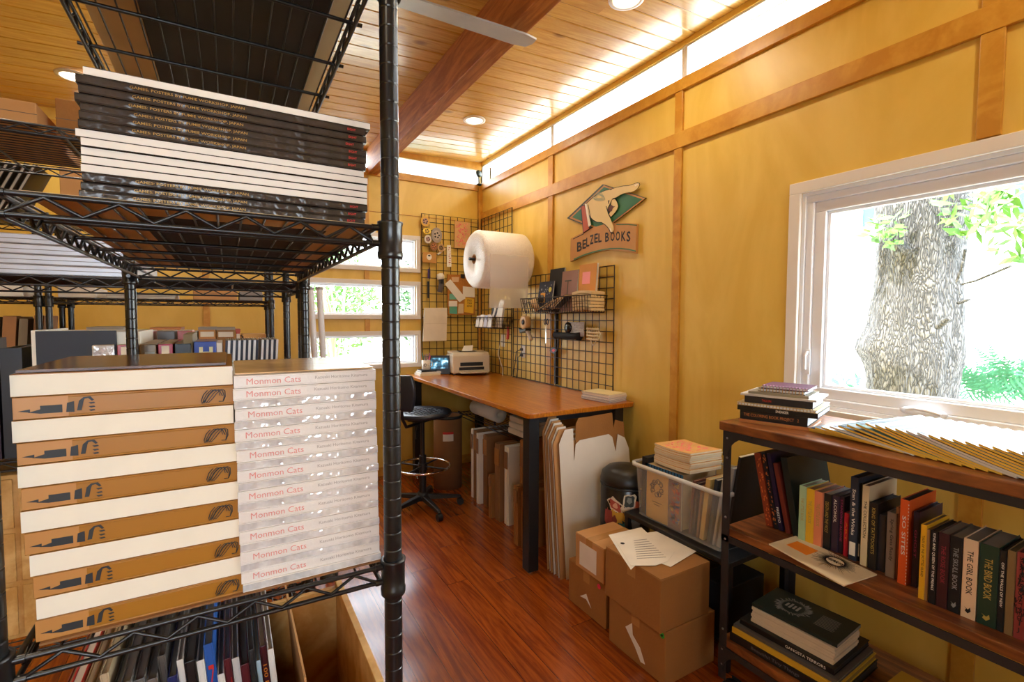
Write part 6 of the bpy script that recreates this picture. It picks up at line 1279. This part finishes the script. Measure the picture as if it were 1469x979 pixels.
hb_ = thing('blue_box', 'bright blue box printed with a large cream letter H', 'box', (-.088, 1.67, BZ1)); obj('body', MB().box((0, 0, 0), (.056, .20, .288)), pm('2444a0', .25), hb_, bevel=.002); obj('pale_edge', MB().box((.0565, 0, 0), (.070, .20, .284)), pm('d9d2c6'), hb_)
text('H', (.030, -.001, .255), (1, 0, 0), (0, 0, 1), .036, pm('dcd9b0'), hb_, width=.034, bold=.04)
x = -.012
for k in range(20):
    wh = k % 2; t = .0068
    e = thing('striped_book', '%s thin %s spine from the left in the striped row behind the white stack' % ((['first']+ORD[1:])[k], 'white' if wh else 'navy'), 'book', M=Matrix.Translation((x-.012, 1.69, BZ1))@Matrix.Rotation(math.radians(3), 4, 'Y'), group='navy and white thin books in the striped row')
    h_ = .290
    obj('cover', MB().box((0, 0, 0), (t*.93, .001, h_)).box((0, .001, 0), (.0006, .2, h_)).box((t*.93-.0006, .001, 0), (t*.93, .2, h_)), pm('e4e6ea', .3) if wh else pm('141a33', .3), e); obj('page_block', MB().box((.0006, .001, 0), (t*.93-.0006, .199, h_-.002)), pm('8f8468'), e); x += t
    if k == 12: x += .008
for k, (x0, z_, w_, h_, cc, nm, px) in enumerate(((-.62, 1.155, .09, .28, '8a6a4a', 'brown board book at the left of the far lower deck', 0), (-.78+.12, 1.155, .02, .27, 'b9b29a', '', 0))[:1]): pass
ZC1 = 1.154
for k, (x0, t, h, cc, pc, nm, sp_) in enumerate(((-1.00, .035, .34, '5a5248', 'a39a8a', 'grey-brown book', 0), (-.955, .028, .335, 'a89c84', 'b8b0a0', 'spiral bound pale book', 1), (-.915, .045, .342, '9a6a3e', '8a6844', 'tan brown book', 0), (-.86, .03, .33, '7a6a52', '9a9080', 'mottled grey book', 0), (-.81, .035, .345, '8f6238', 'b8a890', 'second tan book', 0))):
    kw = dict(spiral=mat('pale_wire', C('b5ad98'), .5, .3)) if sp_ else {}
    book('upright_book', nm+' standing at the far left lower deck', (x0, 3.10, ZC1), (.08, 0, 1), (0, 1, 0) if False else (0, 1, 0), t, h, .22, pm(cc, .6), pm(pc, .8), group='books on the far left lower deck', **kw) if False else None
    e = thing('upright_book', nm+' standing on the far left lower deck beyond the racks', 'book', M=Matrix.Translation((x0, 3.10, ZC1+.004))@Matrix.Rotation(math.radians(4), 4, 'Y'), group='books on the far left lower deck')
    obj('cover', MB().box((0, 0, 0), (t, .002, h)).box((0, .002, 0), (.002, .22, h)).box((t-.002, .002, 0), (t, .22, h)), pm(cc, .6), e); obj('page_block', MB().box((.002, .002, .002), (t-.002, .218, h-.003)), pm(pc, .8), e)
    if sp_:
        q = MB()
        for j in range(26): q.tube([(t/2+.012*math.cos(a), -.002+.006*math.sin(a), .01+.0125*j) for a in [i*PI/3 for i in range(6)]], .0014, 4, closed=True)
        obj('wire_binding', q, pm('d8d2bc'), e)
for k, (x0, x1, h, cc, nm) in enumerate(((-.60, -.46, .29, 'a3a09a', 'grey box with label strip on the far lower deck'), (-.45, -.36, .275, 'd8c83a', 'yellow edged parcel on the far lower deck'), (-.35, -.22, .285, 'b5784a', 'kraft box with white label strip on the far lower deck'), (-.20, -.15, .262, 'c8cdd4', 'clear plastic case on the far lower deck'), (-.14, -.062, .285, 'b58048', 'left one of two labelled kraft cartons on the far lower deck'), (-.058, .03, .283, '8a6436', 'right one of two labelled kraft cartons on the far lower deck'), (.035, .055, .272, 'b0524a', 'narrow red figured box on the far lower deck'))):
    e = boxthing('storage_box', nm, 'box', x0, x1, 3.11, 3.36, ZC1, ZC1+h, pm(cc, .6), seam=False); a = (x1-x0)/2; obj('label_strip', MB().box((-a*.8, -.1265, h-.05), (a*.8, -.1255, h-.022)), pm('d6d2c6'), e); obj('lid', MB().box((-a-.002, -.127, h-.012), (a+.002, .127, h+.002)), pm('8f8a80' if k in (0, 4, 5) else cc), e)
for k in range(3):
    e = thing('binder', '%s of three tan binders stacked right on the far lower deck' % ['lowest', 'middle', 'topmost'][k], 'binder', (.065, 3.12, ZC1+.155+.031*k), group='tan binders on the far lower deck'); obj('binder_cover', MB().box((0, 0, 0), (.12, .22, .029)), pm('c99a5a', .6), e, bevel=.002)
    obj('ring_hole', MB().tube([(-.004+.008*math.cos(a), -.003, .014+.008*math.sin(a)) for a in [i*PI/5 for i in range(10)]], .003, 5, closed=True), BLACKPL, e)
boxthing('storage_box', 'plain kraft carton carrying the three tan binders', 'box', .062, .19, 3.12, 3.36, ZC1, ZC1+.154, KRAFT)
# white standing tubes by the back windows
for k, (pxt, pxb, y, nm) in enumerate(((445, 452, 2.9, 'left one of two white tubes standing left of the rear windows'), (458, 464, 3.0, 'right one of two white tubes standing left of the rear windows'))):
    p = at(pxt, 413, 'y', y); q = at(pxb, 520, 'y', y); d_ = (q-p)/(p.z-q.z); b_ = p+d_*p.z; e = thing('white_tube', nm, 'tube', (b_.x, b_.y, 0), group='white tubes by the rear windows')
    top = p-Vector((b_.x, b_.y, 0)); obj('tube', MB().cyl((0, 0, .03), top, .017, 18), pm('dcdcde', .35), e); obj('end_ring', MB().lathe([(.012, -.01), (.021, -.01), (.021, .004), (.012, .004)], 18, c=tuple(top), closed=True), pm('a9a9ac', .3), e); obj('foot', MB().lathe([(0, 0), (.05, 0), (.05, .02), (.025, .035), (0, .035)], 20), BLACKPL, e)
